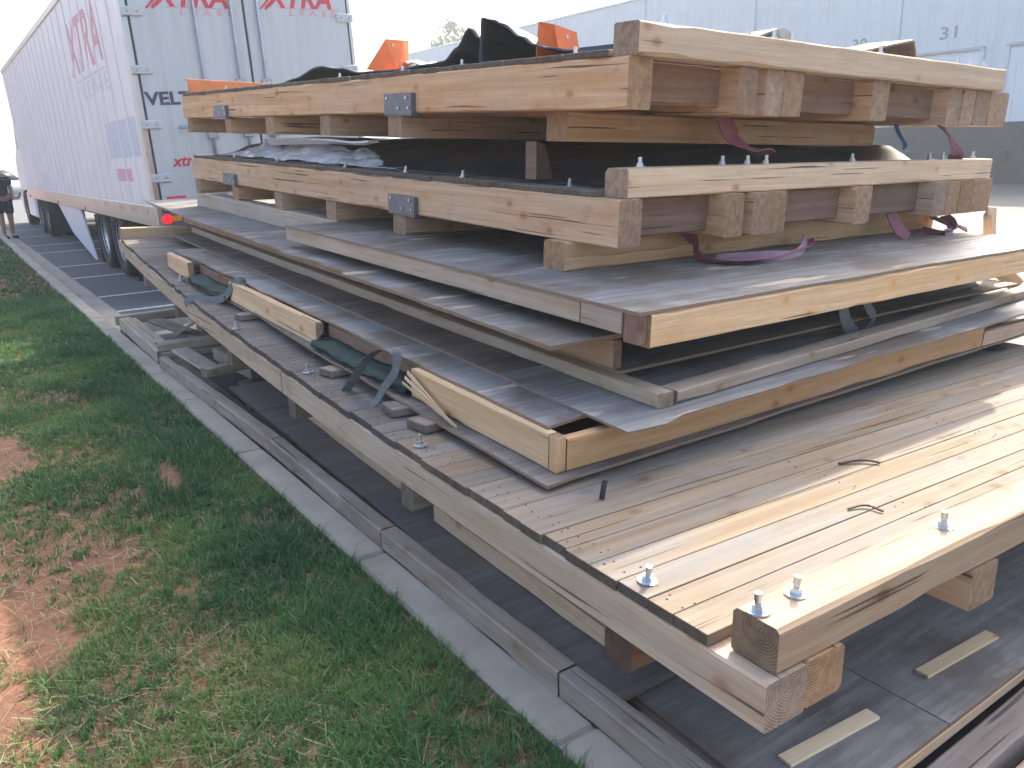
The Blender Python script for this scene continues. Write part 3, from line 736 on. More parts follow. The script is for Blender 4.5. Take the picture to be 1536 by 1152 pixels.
def make_tractor():
    t = thing('truck_tractor', 'white semi truck tractor coupled to the front of the trailer', 'truck', (22.1, -2.2, 0))
    for yy in (-.85, -1.75): board('chassis_rail', t, (-.3, yy-.06, .62), (6.8, yy+.06, .9), 'dark_steel', .01)
    for ax in (.85, 2.15):
        for yy, sd in ((-.16, 1), (-.47, -1), (-2.44, -1), (-2.13, 1)): wheel(t, (ax, yy, .5), side=sd)
    for yy, sd in ((-.2, 1), (-2.4, -1)): wheel(t, (6.3, yy, .5), side=sd)
    board('mud_flap', t, (.02, -.75, .13), (.045, -.06, 1.0), 'rubber', .004); board('mud_flap', t, (.02, -2.54, .13), (.045, -1.85, 1.0), 'rubber', .004)
    board('fifth_wheel', t, (1.0, -1.8, .9), (2.0, -.8, 1.0), 'dark_steel', .02)
    board('side_fairing', t, (3.1, -.32, .32), (5.0, -.02, 1.0), 'trailer_white', .05)
    board('fuel_tank', t, (3.2, -2.5, .35), (4.9, -1.95, .95), 'alu', .15)
    bm = bmesh.new(); prof = [(4.0, .95), (7.2, .95), (7.4, 1.4), (7.25, 1.95), (6.3, 2.1), (5.7, 2.95), (5.2, 3.6), (4.0, 3.75)]
    a = [bm.verts.new((x, -.08, z)) for x, z in prof]; b = [bm.verts.new((x, -2.5, z)) for x, z in prof]; bm.faces.new(a); bm.faces.new(b[::-1])
    for i in range(len(prof)): bm.faces.new((a[i], b[i], b[(i+1) % len(prof)], a[(i+1) % len(prof)]))
    bmesh.ops.bevel(bm, geom=list(bm.edges), offset=.07, segments=2, affect='EDGES')
    link('cab', bm_mesh('cab', bm, 'trailer_white', False), t)
    board('cab_window', t, (5.0, -.082, 2.15), (5.75, -.07, 2.75), 'glass_dark', .004)
    board('bumper', t, (7.2, -2.5, .3), (7.5, -.08, .9), 'alu', .04)
make_tractor()

# ================================================================== PERSON, CARS
def skin_mesh(name, verts, edges, radii, mat, parent=None, root=0, sub=2):
    me = bpy.data.meshes.new(name); me.from_pydata(verts, edges, []); me.update(); me.materials.append(MATS[mat])
    o = link(name, me, parent); m = o.modifiers.new('skin', 'SKIN'); m.use_smooth_shade = True
    sv = me.skin_vertices[0].data
    for i, r in enumerate(radii):
        sv[i].radius = (r, r) if not isinstance(r, tuple) else r; sv[i].use_root = (i == root)
    s = o.modifiers.new('sub', 'SUBSURF'); s.levels = sub; s.render_levels = sub
    return o
def make_person():
    p = thing('person', 'person standing by the kerb in dark T-shirt and navy shorts', 'person', (23.1, -1.36, 0), (0, 0, R(200)))
    V = [(0, 0, .98), (0, 0, 1.15), (0, 0, 1.34), (0, 0, 1.47), (.01, 0, 1.545), (.03, 0, 1.63), (.03, 0, 1.73),
         (0, .1, .93), (.02, .11, .52), (-.01, .11, .1), (.13, .12, .045),
         (0, -.1, .93), (.05, -.11, .52), (.06, -.11, .1), (.2, -.12, .045),
         (0, .19, 1.42), (-.02, .25, 1.16), (.12, .2, .96), (.17, .17, .9),
         (0, -.19, 1.42), (-.02, -.25, 1.16), (.12, -.2, .96), (.17, -.17, .9)]
    E = [(0, 1), (1, 2), (2, 3), (3, 4), (4, 5), (5, 6), (0, 7), (7, 8), (8, 9), (9, 10), (0, 11), (11, 12), (12, 13), (13, 14), (3, 15), (15, 16), (16, 17), (17, 18), (3, 19), (19, 20), (20, 21), (21, 22)]
    r = [.15, .14, .165, .11, .055, .09, .085, .105, .068, .042, .035, .105, .068, .042, .035, .065, .045, .034, .03, .065, .045, .034, .03]
    skin_mesh('body', V, E, r, 'skin', p)
    skin_mesh('shirt', [(0, 0, .95), (0, 0, 1.15), (0, 0, 1.36), (0, 0, 1.46), (0, .19, 1.42), (-.015, .235, 1.24), (0, -.19, 1.42), (-.015, -.235, 1.24)], [(0, 1), (1, 2), (2, 3), (3, 4), (4, 5), (3, 6), (6, 7)], [.178, .165, .19, .125, .085, .075, .085, .075], 'shirt', p)
    skin_mesh('shorts', [(0, 0, 1.0), (0, .1, .9), (.02, .115, .55), (0, -.1, .9), (.04, -.115, .55)], [(0, 1), (1, 2), (0, 3), (3, 4)], [.175, .13, .105, .13, .105], 'shorts', p)
    for y, x in ((.115, .03), (-.115, .1)): skin_mesh('shoe', [(x-.06, y, .045), (x+.06, y, .04), (x+.17, y, .035)], [(0, 1), (1, 2)], [.05, .05, .04], 'shoe', p)
    skin_mesh('hair', [(.0, 0, 1.72), (.02, 0, 1.775)], [(0, 1)], [.098, .085], 'hair', p)
make_person()
def make_car(name, label, loc, rz, paint, group=None):
    c = thing(name, label, 'car', loc, (0, 0, rz))
    def loft(prof, w, mat, nm, taper=1.):
        bm = bmesh.new(); a = [bm.verts.new((x, w*(taper if z > 1.0 else 1), z)) for x, z in prof]; b = [bm.verts.new((x, -w*(taper if z > 1.0 else 1), z)) for x, z in prof]
        bm.faces.new(a); bm.faces.new(b[::-1]); n = len(prof)
        for i in range(n): bm.faces.new((a[i], b[i], b[(i+1) % n], a[(i+1) % n]))
        bmesh.ops.bevel(bm, geom=list(bm.edges), offset=.05, segments=2, affect='EDGES'); return link(nm, bm_mesh(nm, bm, mat, True), c)
    loft([(-2.2, .3), (2.2, .3), (2.25, .62), (2.1, .85), (1.0, .98), (-1.9, 1.0), (-2.25, .9)], .9, paint, 'body')
    loft([(1.0, .97), (.35, 1.5), (-1.2, 1.52), (-1.9, .99)], .78, 'glass_dark', 'cabin', .86)
    for x in (-1.4, 1.4):
        for y in (.8, -.8):
            w_ = wheel(c, (x, y, .33), side=1 if y > 0 else -1); w_.scale = (.66, .7, .66)
    for y in (.7, -.7): board('tail_light', c, (-2.28, y-.15, .7), (-2.2, y+.15, .85), 'reflector', .02); 
    for y in (.7, -.7): board('headlight', c, (2.16, y-.18, .62), (2.26, y+.18, .76), 'alu', .02)
make_car('parked_car', 'silver car parked far off in the sun beyond the person', (52, -2.2, 0), R(95), 'car_paint')
make_car('parked_car', 'dark red car parked against the warehouse dock wall', (10.55, -29.8, 0), R(90), 'red_paint')
# ================================================================== TIMBER PLATFORMS
HB, WB, HC, WC, HR, WR = .1416*S, .0942*S, .0878*S, .1012*S, .0928*S, .1065*S
BEAMS = [(0, -.0942), (-.478, -.572), (-.621, -.711), (-.713, -.81), (-1.235, -1.347), (-1.815, -1.915), (-1.925, -2.025), (-2.045, -2.155), (-2.17, -2.338)]
def plate(parent, x0, x1, z0, z1):
    p = board('steel_bracket', parent, (x0, .001, z0), (x1, .007, z1), 'steel_plate', .001)
    for i in range(3):
        for j in range(2):
            if (i+j) % 3 == 2: continue
            bm = bmesh.new(); cyl_bm(bm, .009, .008, 6, 0, None, 'Y')
            link('bolt', bm_mesh('bolt', bm, 'steel_zinc'), p, None, Matrix.Translation(((i-1)*(x1-x0)*.32+(j*.02), .006, (z1-z0)*(.27 if j else -.2))))
    board('bracket_lip', parent, (x0-.012, -.02, z0-.012), (x0-.004, .034, z1-.005), 'steel_plate', .001)
    board('bracket_lip', parent, (x0, -.06, z0-.007), (x1, .006, z0-.001), 'steel_plate', .001)
def platform(label, F, ci, cs, cr, bi, bs, bend_y, mat, cross_mat, far_cross):
    t = thing('timber_platform', label, 'platform', F[0], F[1])
    L, W = 4.38*S, 2.338*S
    for k, (a, b) in enumerate(BEAMS):
        board('long_beam', t, (0 if k == 0 else random.uniform(-.004, .012), S*b, 0), (L, S*a, HB), mat if k else mat, .006)
    board('cross_beam', t, (S*ci, S*cr, HB+.001), (S*ci+WC, S*cs, HB+HC), cross_mat, .006)
    for y in (-.15, -.53, -.66, -.76, -1.29, -1.87, -1.98, -2.1, -2.25):
        if S*y > S*cr: bolt(t, (S*ci+WC*.5, S*y, HB+HC), 1.15)
    x = S*ci+WC+.012
    while x < L-.14:
        w = random.choice((.138, .138, .14, .135))
        board('plank', t, (x, -W-random.uniform(0, .012), HB+.001), (x+w, .004+random.uniform(-.012, .006), HB+.027), 'wood_deck', .003, .06)
        x += w+random.uniform(.002, .006)
    for xb in (.31, .95, 1.4, 2.0, 2.9, 3.65, 4.3): bolt(t, (S*xb, -.07*S, HB+.027), 1.0)
    # blocking between the beams at the near end
    for i in range(len(BEAMS)-1):
        a, b = BEAMS[i][1], BEAMS[i+1][0]
        if a-b > .03: board('blocking', t, (.10, S*b+.002, HB*.14), (.15, S*a-.002, HB*.99), 'wood_brown', .004)
        if a-b > .3: board('blocking', t, (S*1.9, S*b+.002, HB*.14), (S*1.94, S*a-.002, HB*.99), 'wood_brown', .004)
    board('bearer', t, (S*bi, S*bend_y, -HR), (S*bi+WR, S*bs, -.001), mat, .005)
    for xb in (1.36, 2.065, 2.775, 3.49, 4.29):
        board('bearer', t, (S*(xb-.055), -W+.05, -HR), (S*(xb+.055), random.uniform(-.02, .0), -.001), mat, .005)
    plate(t, S*1.18, S*1.43, -.004, .078*S); plate(t, S*3.42, S*3.70, .0, .07*S)
    far_cross(t, L, W)
    return t
def fc_wood(t, L, W): board('cross_beam', t, (L-.16, -W, HB+.028), (L-.03, -.9, HB+.028+HC), 'wood_tan', .006)
def fc_orange(t, L, W):
    board('end_channel', t, (L-.16, -W+.1, HB+.03), (L-.145, -.02, HB+.15), 'orange_steel', .003)
    board('end_channel', t, (L-.143, -W+.1, HB+.142), (L-.05, -.02, HB+.15), 'orange_steel', .003)
    board('end_channel', t, (L-.143, -W+.1, HB+.03), (L-.05, -.02, HB+.038), 'orange_steel', .003)
PA = platform('middle timber platform with square cross beam, standing on the grey plywood panel', FA, .0222, -.0528, -2.3323, .2058, .031, -2.25, 'wood_tan', 'wood_pale', fc_wood)
skid = board('skid_board', PA, (S*1.99, S*-.10, -HR-.10*S), (S*4.37, S*-.005, -HR-.002), 'wood_grey', .004)
PB = platform('topmost timber platform carrying orange brackets and curled black rubber', FB, -.0287, -.005, -2.1975, .3469, -.0789, -1.88, 'wood_tan', 'wood_pale', fc_orange)

# ------------------------------------------------------------------ big lower deck (bent upwards at its far end)
DK = .0072/Q
def dz(x): return DK*max(x, 0)**2
def bent_beam(name, parent, x0, x1, y0, y1, z0, z1, mat, n=28, bev=.006):
    """a long timber that follows the sag of the deck"""
    bm = bmesh.new(); rings = []; xc = (x0+x1)/2; yc = (y0+y1)/2
    ya, yb = min(y0, y1), max(y0, y1); b = bev
    sec = [(ya+b, z0), (yb-b, z0), (yb, z0+b), (yb, z1-b), (yb-b, z1), (ya+b, z1), (ya, z1-b), (ya, z0+b)]
    for i in range(n+1):
        x = x0+(x1-x0)*i/n
        rings.append([bm.verts.new((x-xc, y-yc, z+dz(x))) for y, z in sec])
    for i in range(n):
        for j in range(8): bm.faces.new((rings[i][j], rings[i][(j+1) % 8], rings[i+1][(j+1) % 8], rings[i+1][j]))
    bm.faces.new(rings[0]); bm.faces.new(rings[n])
    return link(name, bm_mesh(name, bm, mat), parent, None, Matrix.Translation((xc, yc, 0)))
DHB, DWB, DHC, DWC, DPT = .1332*Q, .1533*Q, .1218*Q, .1368*Q, .0338*Q
DL, DW = 8.3252*Q, 3.75
def make_deck():
    t = thing('timber_deck', 'long planked timber deck with half its boards in sun, bolted end beam', 'platform', FD[0], FD[1])
    bent_beam('side_beam', t, 0, 3.02, -DWB+.002, 0, 0, DHB, 'wood_beam'); bent_beam('side_beam', t, 3.03, DL, -DWB+.002, 0, 0, DHB, 'wood_beam')
    board('side_beam', t, (.004, -2*DWB, 0), (.9, -DWB-.002, DHB), 'wood_tan', .008)
    for y in (-.98, -1.9, -2.8, -DW+.14): bent_beam('inner_beam', t, .01, DL, y, y+.135, 0, DHB, 'wood_tan')
    board('cross_beam', t, (.0087, -DW, DHB+.002), (.0087+DWC, -.041, DHB+DHC), 'wood_cross', .007)
    for y in (-.066, -.192, -.81, -1.7, -2.6): bolt(t, (.085, y, DHB+DHC), 1.25)
    x = .167; i = 0
    wid = [.108, .083, .107, .107, .104]
    while x < DL-.18:
        w = wid[i] if i < len(wid) else random.uniform(.098, .112)
        xm = x+w/2; sl = math.atan(2*DK*xm)
        o = board('plank', t, (0, 0, 0), (w-.0015, DW-.02+random.uniform(0, .015), DPT), 'wood_deck' if xm < 1.7 else ('wood_deck_shaded' if xm < DL-.9 else 'wood_deck'), .0014)  # panel shade painted into the middle planks; far end kept light as if sunlit
        o.matrix_basis = Matrix.Translation((xm, -DW/2+.008+random.uniform(-.006, .006), DHB+.002+DPT/2+dz(xm)+random.uniform(0, .0018))) @ Euler((0, -sl, R(random.uniform(-.04, .04)))).to_matrix().to_4x4() @ Matrix.Rotation(R(90), 4, 'Z')
        x += w+random.uniform(0., .0025); i += 1
    zt = lambda x: DHB+DPT+.0035+dz(x)
    for xb, yb in ((.42, -.058), (1.63, -.056), (2.81, -.066), (3.88, -.03), (5.45, -.08)): bolt(t, (xb, yb, zt(xb)), 1.2)
    for xb in (.47, 1.67, 2.93, 4.02, 5.4, 6.5):
        board('bearer', t, (xb-.05, -DW+.1, dz(xb)-.10), (xb+.05, -.012, dz(xb)-.001), 'wood_brown' if xb < 1 else 'wood_old', .006)
    board('cross_beam', t, (DL-.15, -DW+.3, DHB+.004+dz(DL)), (DL-.03, -.01, DHB+.115+dz(DL)), 'wood_pale', .006)
    board('sun_stop_board', t, (.12, -DW+.145, .012), (.162, -2*DWB-.003, DHB-.001), 'wood_brown', .004)  # added filler under the plank slot, keeps sun off the sheets below
    for xb in (.47, 1.67, 2.93, 4.02): board('lower_bearer', t, (xb-.05, -DW+.2, dz(xb)-.236), (xb+.05, -.62, dz(xb)-.101), 'wood_old', .006)
    # nails: too many to count singly
    bm = bmesh.new()
    for k in range(1, 60):
        for yb in (-.05, -.08, -1.02, -1.06, -1.93, -1.97, -2.84):
            for s in (-.03, .03):
                xx = .2+k*.1085+s+random.uniform(-.008, .008); yy = yb+random.uniform(-.02, .02)
                if random.random() < .25: continue
                bmesh.ops.create_cone(bm, cap_ends=True, segments=6, radius1=.0032, radius2=.0032, depth=.002, matrix=Matrix.Translation((xx, yy, zt(xx)-.0005)))
    o = link('nail_heads', bm_mesh('nail_heads', bm, 'dark_steel'), t); o['kind'] = 'stuff'
    return t
DECK = make_deck()

# ------------------------------------------------------------------ plywood panels between deck and platforms (frame A)
PT = .0125
def panel(name, label): return thing(name, label, 'pallet', FA[0], FA[1])
z0 = -.0928*S
# uppermost grey panel: skin on a timber frame
pd = panel('plywood_pallet', 'uppermost grey plywood panel, tan edge timber, directly under the middle platform')
xa, xb, ya, yb = -.372*S, 1.97*S, .268*S, -2.225*S
zt, zb = z0-.001, z0-.001-PT
mid = xa+1.24
slab('plywood_sheet', pd, rough_edge((xa, ya), (xa, yb), 14, .003)+[(xa, yb)]+[(mid, yb), (mid, ya)], zb, zt, 'ply_grey')
slab('plywood_sheet', pd, [(mid+.004, ya), (mid+.004, yb), (xb, yb), (xb, ya)], zb, zt, 'ply_grey')
tb = zb-.088*S
board('edge_timber', pd, (xa-.002, yb+.02, tb), (xa+.045, ya-.055, zb-.001), 'wood_pale', .004)
board('corner_block', pd, (xa+.012, ya-.0535, tb+.012), (xa+.09, ya-.012, zb-.001), 'wood_brown', .004)
board('edge_timber', pd, (xa+.092, ya-.05, tb+.038), (xa+.31, ya-.006, zb-.001), 'wood_grey', .003)
board('edge_timber', pd, (xa+.313, ya-.05, tb+.038), (xb, ya-.005, zb-.001), 'wood_grey', .003)
for x in (.6, 1.25, 1.9, 2.5): board('cross_timber', pd, (xa+x, yb+.03, tb+.03), (xa+x+.04, ya-.056, zb-.001), 'wood_tan', .003)
board('edge_timber', pd, (xa+.05, yb, tb+.02), (xb, yb+.04, zb-.001), 'wood_tan', .003)

# hollow panel with loose top sheet
pc = panel('plywood_pallet', 'split blue-grey plywood panel with frayed edge, second from the top')
z1 = zb-.088*S-.001+.037; z1 = -.194*S
xf = -.197*S
L = rough_edge((5.05*S, .20*S), (3.4*S, .293*S), 10, .006)+rough_edge((3.4*S, .293*S), (2.38*S, .317*S), 8, .008)+rough_edge((2.38*S, .317*S), (1.0*S, .372*S), 12, .016)+rough_edge((1.0*S, .372*S), (xf, .41*S), 10, .003)
slab('plywood_sheet', pc, L+[(xf, .41*S), (xf, -2.2*S), (5.05*S, -2.3*S)], z1-PT, z1, 'ply_grey')
slab('plywood_sheet', pc, rough_edge((4.9*S, .19*S), (xf+.02, .395*S), 30, .010)+[(xf+.02, .395*S), (xf+.02, -2.15*S), (4.9*S, -2.2*S)], z1-2*PT-.002, z1-PT-.001, 'ply_brown')
zc = -.307*S
slab('plywood_sheet', pc, rough_edge((4.4*S, .07*S), (1.3*S, .13*S), 14, .005)+rough_edge((1.3*S, .13*S), (-.213*S, .179*S), 8, .003)+[(-.213*S, .179*S), (-.213*S, -2.25*S), (4.4*S, -2.2*S)], zc, zc+PT, 'ply_under')
board('frame_timber', pc, (-.19*S, .118*S, zc+PT+.001), (4.3*S, .148*S, z1-2*PT-.004), 'wood_orange', .004, 0, (0, 0, -.75))
for x in (.75, 1.9, 3.1, 4.3): board('frame_timber', pc, (x*S, -2.1*S, zc+PT+.001), (x*S+.04, .06*S, z1-2*PT-.004), 'wood_brown', .004)
board('frame_timber', pc, (.1*S, -2.2*S, zc+PT+.001), (4.3*S, -2.17*S, z1-2*PT-.004), 'wood_brown', .004)

# weathered rails lying on the cracked sheet
zr = -.3475*S; hr_ = zc-.001-zr
ra = thing('weathered_rail', 'long weathered grey rail lying lengthwise under the split panel', 'rail', FA[0], FA[1])
stick('rail_timber', ra, (-.40*S, .186*S, zr+hr_/2), (4.1*S, .098*S, zr+hr_/2), .078, hr_-.002, 'wood_grey', .004)
rb = thing('weathered_rail', 'pale weathered rail lying crosswise on the cracked plywood sheet', 'rail', FA[0], FA[1])
stick('rail_timber', rb, (-.372*S, .147*S, zr+hr_/2-.001), (-.225*S, -2.62*S, zr+hr_/2-.001), .085, hr_-.006, 'wood_grey', .004)
for k, (x, y) in enumerate(((.0, -.35), (.1, -1.2), (.05, -1.9), (1.5, -.8), (2.8, -1.2))):
    o = board('spacer_block', None, (0, 0, 0), (.09, .28, hr_-.004), 'wood_old', .004); M = Euler(FA[1]).to_matrix().to_4x4(); M.translation = FA[0]
    o.matrix_basis = M @ Matrix.Translation((x*S, y*S, zr+hr_/2)) @ Matrix.Rotation(R(90+random.uniform(-9, 9)), 4, 'Z')
    tag(o, ['short dark spacer block behind the near corner of the pale crosswise rail', 'short dark spacer block beside the pair of hanging grey strap ends', 'short dark spacer block behind the pale rail, close to the leaning braces', 'spacer block deep under the split panel, by its first inner frame timber', 'spacer block deepest in the gap under the split panel'][k], 'block', 'spacer blocks under the split panel')

# cracked sheet
pb = panel('plywood_sheet', 'thin cracked plywood sheet, brown along one side, lying below the weathered rails')
z3 = zr-.001
Lp = rough_edge((4.1*S, .27*S), (.10*S, .368*S), 22, .004)
zfb = lambda x, y: -.012*max(0, (-.2*S-x))*max(0, y)*0
slab('sheet_ply', pb, Lp+[(.10*S, .368*S), (.10*S, -2.3*S), (4.1*S, -2.3*S)], z3-.010, z3, 'ply_brown')
near = rough_edge((.097*S, .369*S), (-.475*S, .392*S), 6, .0015)+[(-.475*S, .392*S), (-.487*S, .27*S), (-.463*S, .19*S)]+rough_edge((-.462*S, .17*S), (-.40*S, -2.45*S), 16, .006)+[(-.39*S, -2.45*S), (.097*S, -2.45*S)]
slab('sheet_ply', pb, near, z3-.010, z3, 'ply_grey')

# lowest hollow panel, orange pine frame
pa = panel('plywood_pallet', 'lowest hollow panel with orange pine frame, strapped, resting on the long deck')
z4 = z3-.0115; xk, yk = -.375*S, .525*S
slab('plywood_sheet', pa, rough_edge((3.35*S, .44*S), (1.05*S, .47*S), 12, .010)+rough_edge((1.05*S, .47*S), (-.318*S, .508*S), 8, .003)+[(-.318*S, .508*S), (-.305*S, .40*S), (-.30*S, -2.0*S), (3.35*S, -2.1*S)], z4-PT, z4, 'ply_grey')
ft, fb_ = z4-PT-.001, -.4605*S
fl, fn = yk, xk
stick('frame_timber', pa, (fn+.046, fl-.02, (ft+fb_)/2), (.345*S, fl-.03, (ft+fb_)/2), .04, ft-fb_, 'wood_pale', .004)
stick('frame_timber', pa, (1.10*S, fl-.045, (ft+fb_)/2), (2.16*S, fl-.06, (ft+fb_)/2), .04, ft-fb_, 'wood_pale', .004)
stick('frame_timber', pa, (2.84*S, fl-.05, (ft+fb_)/2+.006), (3.3*S, fl-.06, (ft+fb_)/2+.006), .04, ft-fb_, 'wood_tan', .004)
board('corner_post', pa, (fn+.002, fl-.041, fb_), (fn+.044, fl+.001, ft), 'wood_orange', .004)
board('frame_timber', pa, (fn, -1.62*S, fb_), (fn+.04, fl-.043, ft-.012), 'wood_orange', .004)
board('frame_timber', pa, (fn+.045, -1.62*S, fb_), (fn+.085, -1.0*S, ft), 'wood_orange', .004)
board('frame_timber', pa, (fn, -2.1*S, fb_), (fn+.04, -1.63*S, ft-.05), 'wood_tan', .004)
for x in (.0, .9, 1.8, 2.7): board('frame_timber', pa, (x*S, -2.05*S, fb_), (x*S+.04, .40*S, ft), 'wood_brown', .004)
board('inner_board', pa, (.36*S, .445*S, fb_+.02), (1.09*S, .46*S, ft-.012), 'wood_brown', .003)
board('inner_board', pa, (2.18*S, .43*S, fb_+.02), (2.82*S, .445*S, ft-.012), 'wood_brown', .003)
zfp = -.4615*S
slab('plywood_sheet', pa, rough_edge((3.3*S, .47*S), (1.3*S, .525*S), 10, .014)+rough_edge((1.3*S, .525*S), (-.412*S, .583*S), 12, .004)+[(-.412*S, .583*S)]+rough_edge((-.405*S, .5*S), (-.37*S, -2.3*S), 14, .003)+[(-.37*S, -2.3*S), (3.3*S, -2.3*S)], zfp-.012, zfp, 'ply_under')
# torn splinter hanging from the broken frame
for k in range(3): stick('splinter', pa, (.34*S, fl+.012+.012*k, ft-.01-.02*k), (.10*S-.05*k, fl+.02+.01*k, fb_+.004+.002*k), .004, .02-.004*k, 'wood_pale', .001)

# dunnage blocks on the deck
MD = Euler(FD[1]).to_matrix().to_4x4(); MD.translation = FD[0]
zdk = lambda x: DHB+DPT+.004+dz(x)
for k, (x, y, L, w, h, a) in enumerate(((1.80, -.20, .16, .13, .036, 8), (2.03, -.20, .17, .13, .036, -6), (2.72, -.20, .18, .11, .036, 12), (4.1, -.2, .2, .1, .036, 4), (5.4, -.2, .2, .1, .036, -5))):
    o = board('dunnage_block', None, (0, 0, 0), (L, w, h), 'wood_old', .004); o.matrix_basis = MD @ Matrix.Translation((x, y, zdk(x)+h/2)) @ Matrix.Rotation(R(a+90), 4, 'Z')
    tag(o, ['flat wood block on the deck next to the single upright bolt', 'flat wood block on the deck just under the torn frame splinters', 'flat wood block on the deck below the green-black vinyl bundle', 'flat wood block on the deck under the long pine frame piece', 'flat wood block on the deck near the strap over the edge beam'][k], 'block', 'wood blocks on the deck edge')

# ------------------------------------------------------------------ things on and in the stack
def inA(o): return o
def thingA(name, label, cat, F=FA): return thing(name, label, cat, F[0], F[1])
# green-black vinyl bundles pushed into the openings of the lowest panel
def vinyl(label, x0, x1, y, zlo, zhi):
    t = thingA('vinyl_bundle', label, 'bundle')
    def fn(u, v):
        x = x0+(x1-x0)*u; pr = [(0, 0), (.055, .012), (.07, .03), (.055, .05), (.02, .06), (-.03, .075)]
        k = v*5; i = min(4, int(k)); f = k-i; yy = pr[i][0]+(pr[i+1][0]-pr[i][0])*f; zz = (pr[i][1]+(pr[i+1][1]-pr[i][1])*f)
        return (x, y+yy+.012*fbm(x*3, v*2, 3, 3, 3.), zlo+zz*(zhi-zlo)/.09+.006*fbm(x*4, v*3, 8, 3, 3.))
    sheet_fn('vinyl', t, fn, 50, 16, 'green_vinyl', .004)
    def fn2(u, v):
        x = x1-.03+.05*u+.02*math.sin(v*4); return (x, y-.02+.07*v, zlo+.01+(zhi-zlo)*(1.02-.3*u)-.1*v*v+.01*fbm(u*3, v*3, 5))
    sheet_fn('vinyl_flap', t, fn2, 8, 12, 'green_vinyl', .004)
vinyl('green-black vinyl bundle stuffed in the panel gap behind the grey strap loop', .36*S, 1.08*S, .49*S, fb_+.002, fb_+.5*(ft-fb_))
vinyl('dark green vinyl bundle in the panel gap near the far end of the deck', 2.17*S, 2.80*S, .475*S, fb_+.002, fb_+.5*(ft-fb_))

# grey webbing straps
s1 = thingA('webbing_strap', 'grey webbing loop standing out of the lowest panel above the wood blocks', 'strap')
ribbon('webbing', s1, [(.66*S, .60*S, -.512*S), (.615*S, .585*S, -.455*S), (.545*S, .57*S, -.375*S), (.465*S, .55*S, -.325*S), (.405*S, .535*S, -.33*S), (.40*S, .545*S, -.385*S), (.435*S, .565*S, -.44*S), (.455*S, .59*S, -.495*S), (.43*S, .63*S, -.515*S)], .04, 'strap_grey', (.35, .8, .35), .0025, 8, 1.3)
board('strap_label', s1, (.62*S, .60*S, -.535*S), (.70*S, .655*S, -.53*S), 'blue_tape', .001, 0, (25, 10, 20))
s2 = thing('webbing_strap', 'grey strap pulled over the edge beam of the deck', 'strap', FD[0], FD[1])
def dp(x, y, h): return (x, y, zdk(x)+h)
ribbon('webbing', s2, [dp(4.30, -.27, .10), dp(4.33, -.22, .185), dp(4.40, -.185, .17), dp(4.50, -.15, .07), dp(4.62, -.10, .02), dp(4.76, -.03, .012), dp(4.84, .012, -.005), dp(4.88, .03, -.05)], .052, 'strap_grey', (.75, .1, .65), .003, 8)
s3 = thingA('webbing_strap', 'pair of grey strap ends hanging below the uppermost grey panel', 'strap')
ribbon('webbing', s3, [(-.24*S, -.84*S, -.19*S), (-.245*S, -.84*S, -.245*S), (-.25*S, -.87*S, -.30*S), (-.25*S, -.92*S, -.335*S)], .06, 'strap_grey', (0, 1, 0), .003, 8, .5)
ribbon('webbing', s3, [(-.235*S, -.95*S, -.19*S), (-.24*S, -1.0*S, -.25*S), (-.24*S, -1.05*S, -.30*S), (-.24*S, -1.0*S, -.334*S)], .055, 'strap_grey', (0, 1, .2), .003, 8, -.4)

# purple slings
q1 = thingA('purple_sling', 'purple sling flopped over the grey plywood in front of the near bearer', 'sling')
zq = z0+.004
ribbon('webbing', q1, [(.20*S, -.52*S, -.02*S), (.17*S, -.51*S, -.005*S), (.135*S, -.5*S, -.03*S), (.12*S, -.5*S, -.075*S), (.05*S, -.5*S, zq+.006), (-.02*S, -.56*S, zq+.012), (-.015*S, -.72*S, zq+.008), (.02*S, -.9*S, zq+.02), (.09*S, -1.08*S, zq+.012), (.13*S, -1.14*S, zq+.03)], .075, 'strap_purple', (-.75, .3, .6), .006, 8, .6)
ribbon('webbing', q1, [(.13*S, -1.13*S, zq+.045), (.05*S, -1.0*S, zq+.02), (-.01*S, -.86*S, zq+.006), (-.02*S, -.7*S, zq+.02), (.06*S, -.52*S, zq+.014)], .05, 'strap_lilac', (.5, .2, .8), .005, 8, -.8)
q2 = thingA('purple_sling', 'pink-purple sling drooping in the gap below the middle platform', 'sling')
ribbon('webbing', q2, [(.12*S, -1.66*S, .06*S), (.1*S, -1.69*S, .0), (.08*S, -1.73*S, -.06*S), (.05*S, -1.75*S, zq+.004)], .075, 'strap_purple', (.1, 1, 0), .006, 8, .4)
q3 = thingA('purple_sling', 'bunched purple sling on the grey plywood near its right-hand corner', 'sling')
ribbon('webbing', q3, [(.09*S, -1.93*S, zq+.03), (.04*S, -1.98*S, zq+.01), (.02*S, -2.06*S, zq+.02), (.06*S, -2.12*S, zq+.06), (.1*S, -2.14*S, -.03*S), (.06*S, -2.17*S, zq+.04), (.02*S, -2.2*S, zq+.01)], .06, 'strap_purple', (-.6, .4, .7), .006, 8, 1.2)
ribbon('webbing', q3, [(.12*S, -2.05*S, -.02*S), (.07*S, -2.1*S, zq+.05), (.03*S, -2.08*S, zq+.02), (.02*S, -2.0*S, zq+.012)], .04, 'strap_lilac', (-.3, .7, .6), .005, 8, .6)
q4 = thingA('purple_sling', 'purple sling hanging from under the topmost platform', 'sling', FB)
ribbon('webbing', q4, [(.24*S, -.70*S, .02*S), (.22*S, -.70*S, -.02*S), (.20*S, -.73*S, -.07*S), (.17*S, -.79*S, -.105*S), (.15*S, -.86*S, -.125*S)], .11, 'strap_purple', (.1, 1, .35), .006, 8, .3)
q5 = thingA('blue_sling', 'bright blue strap end hanging at the end of the top bearer', 'sling', FB)
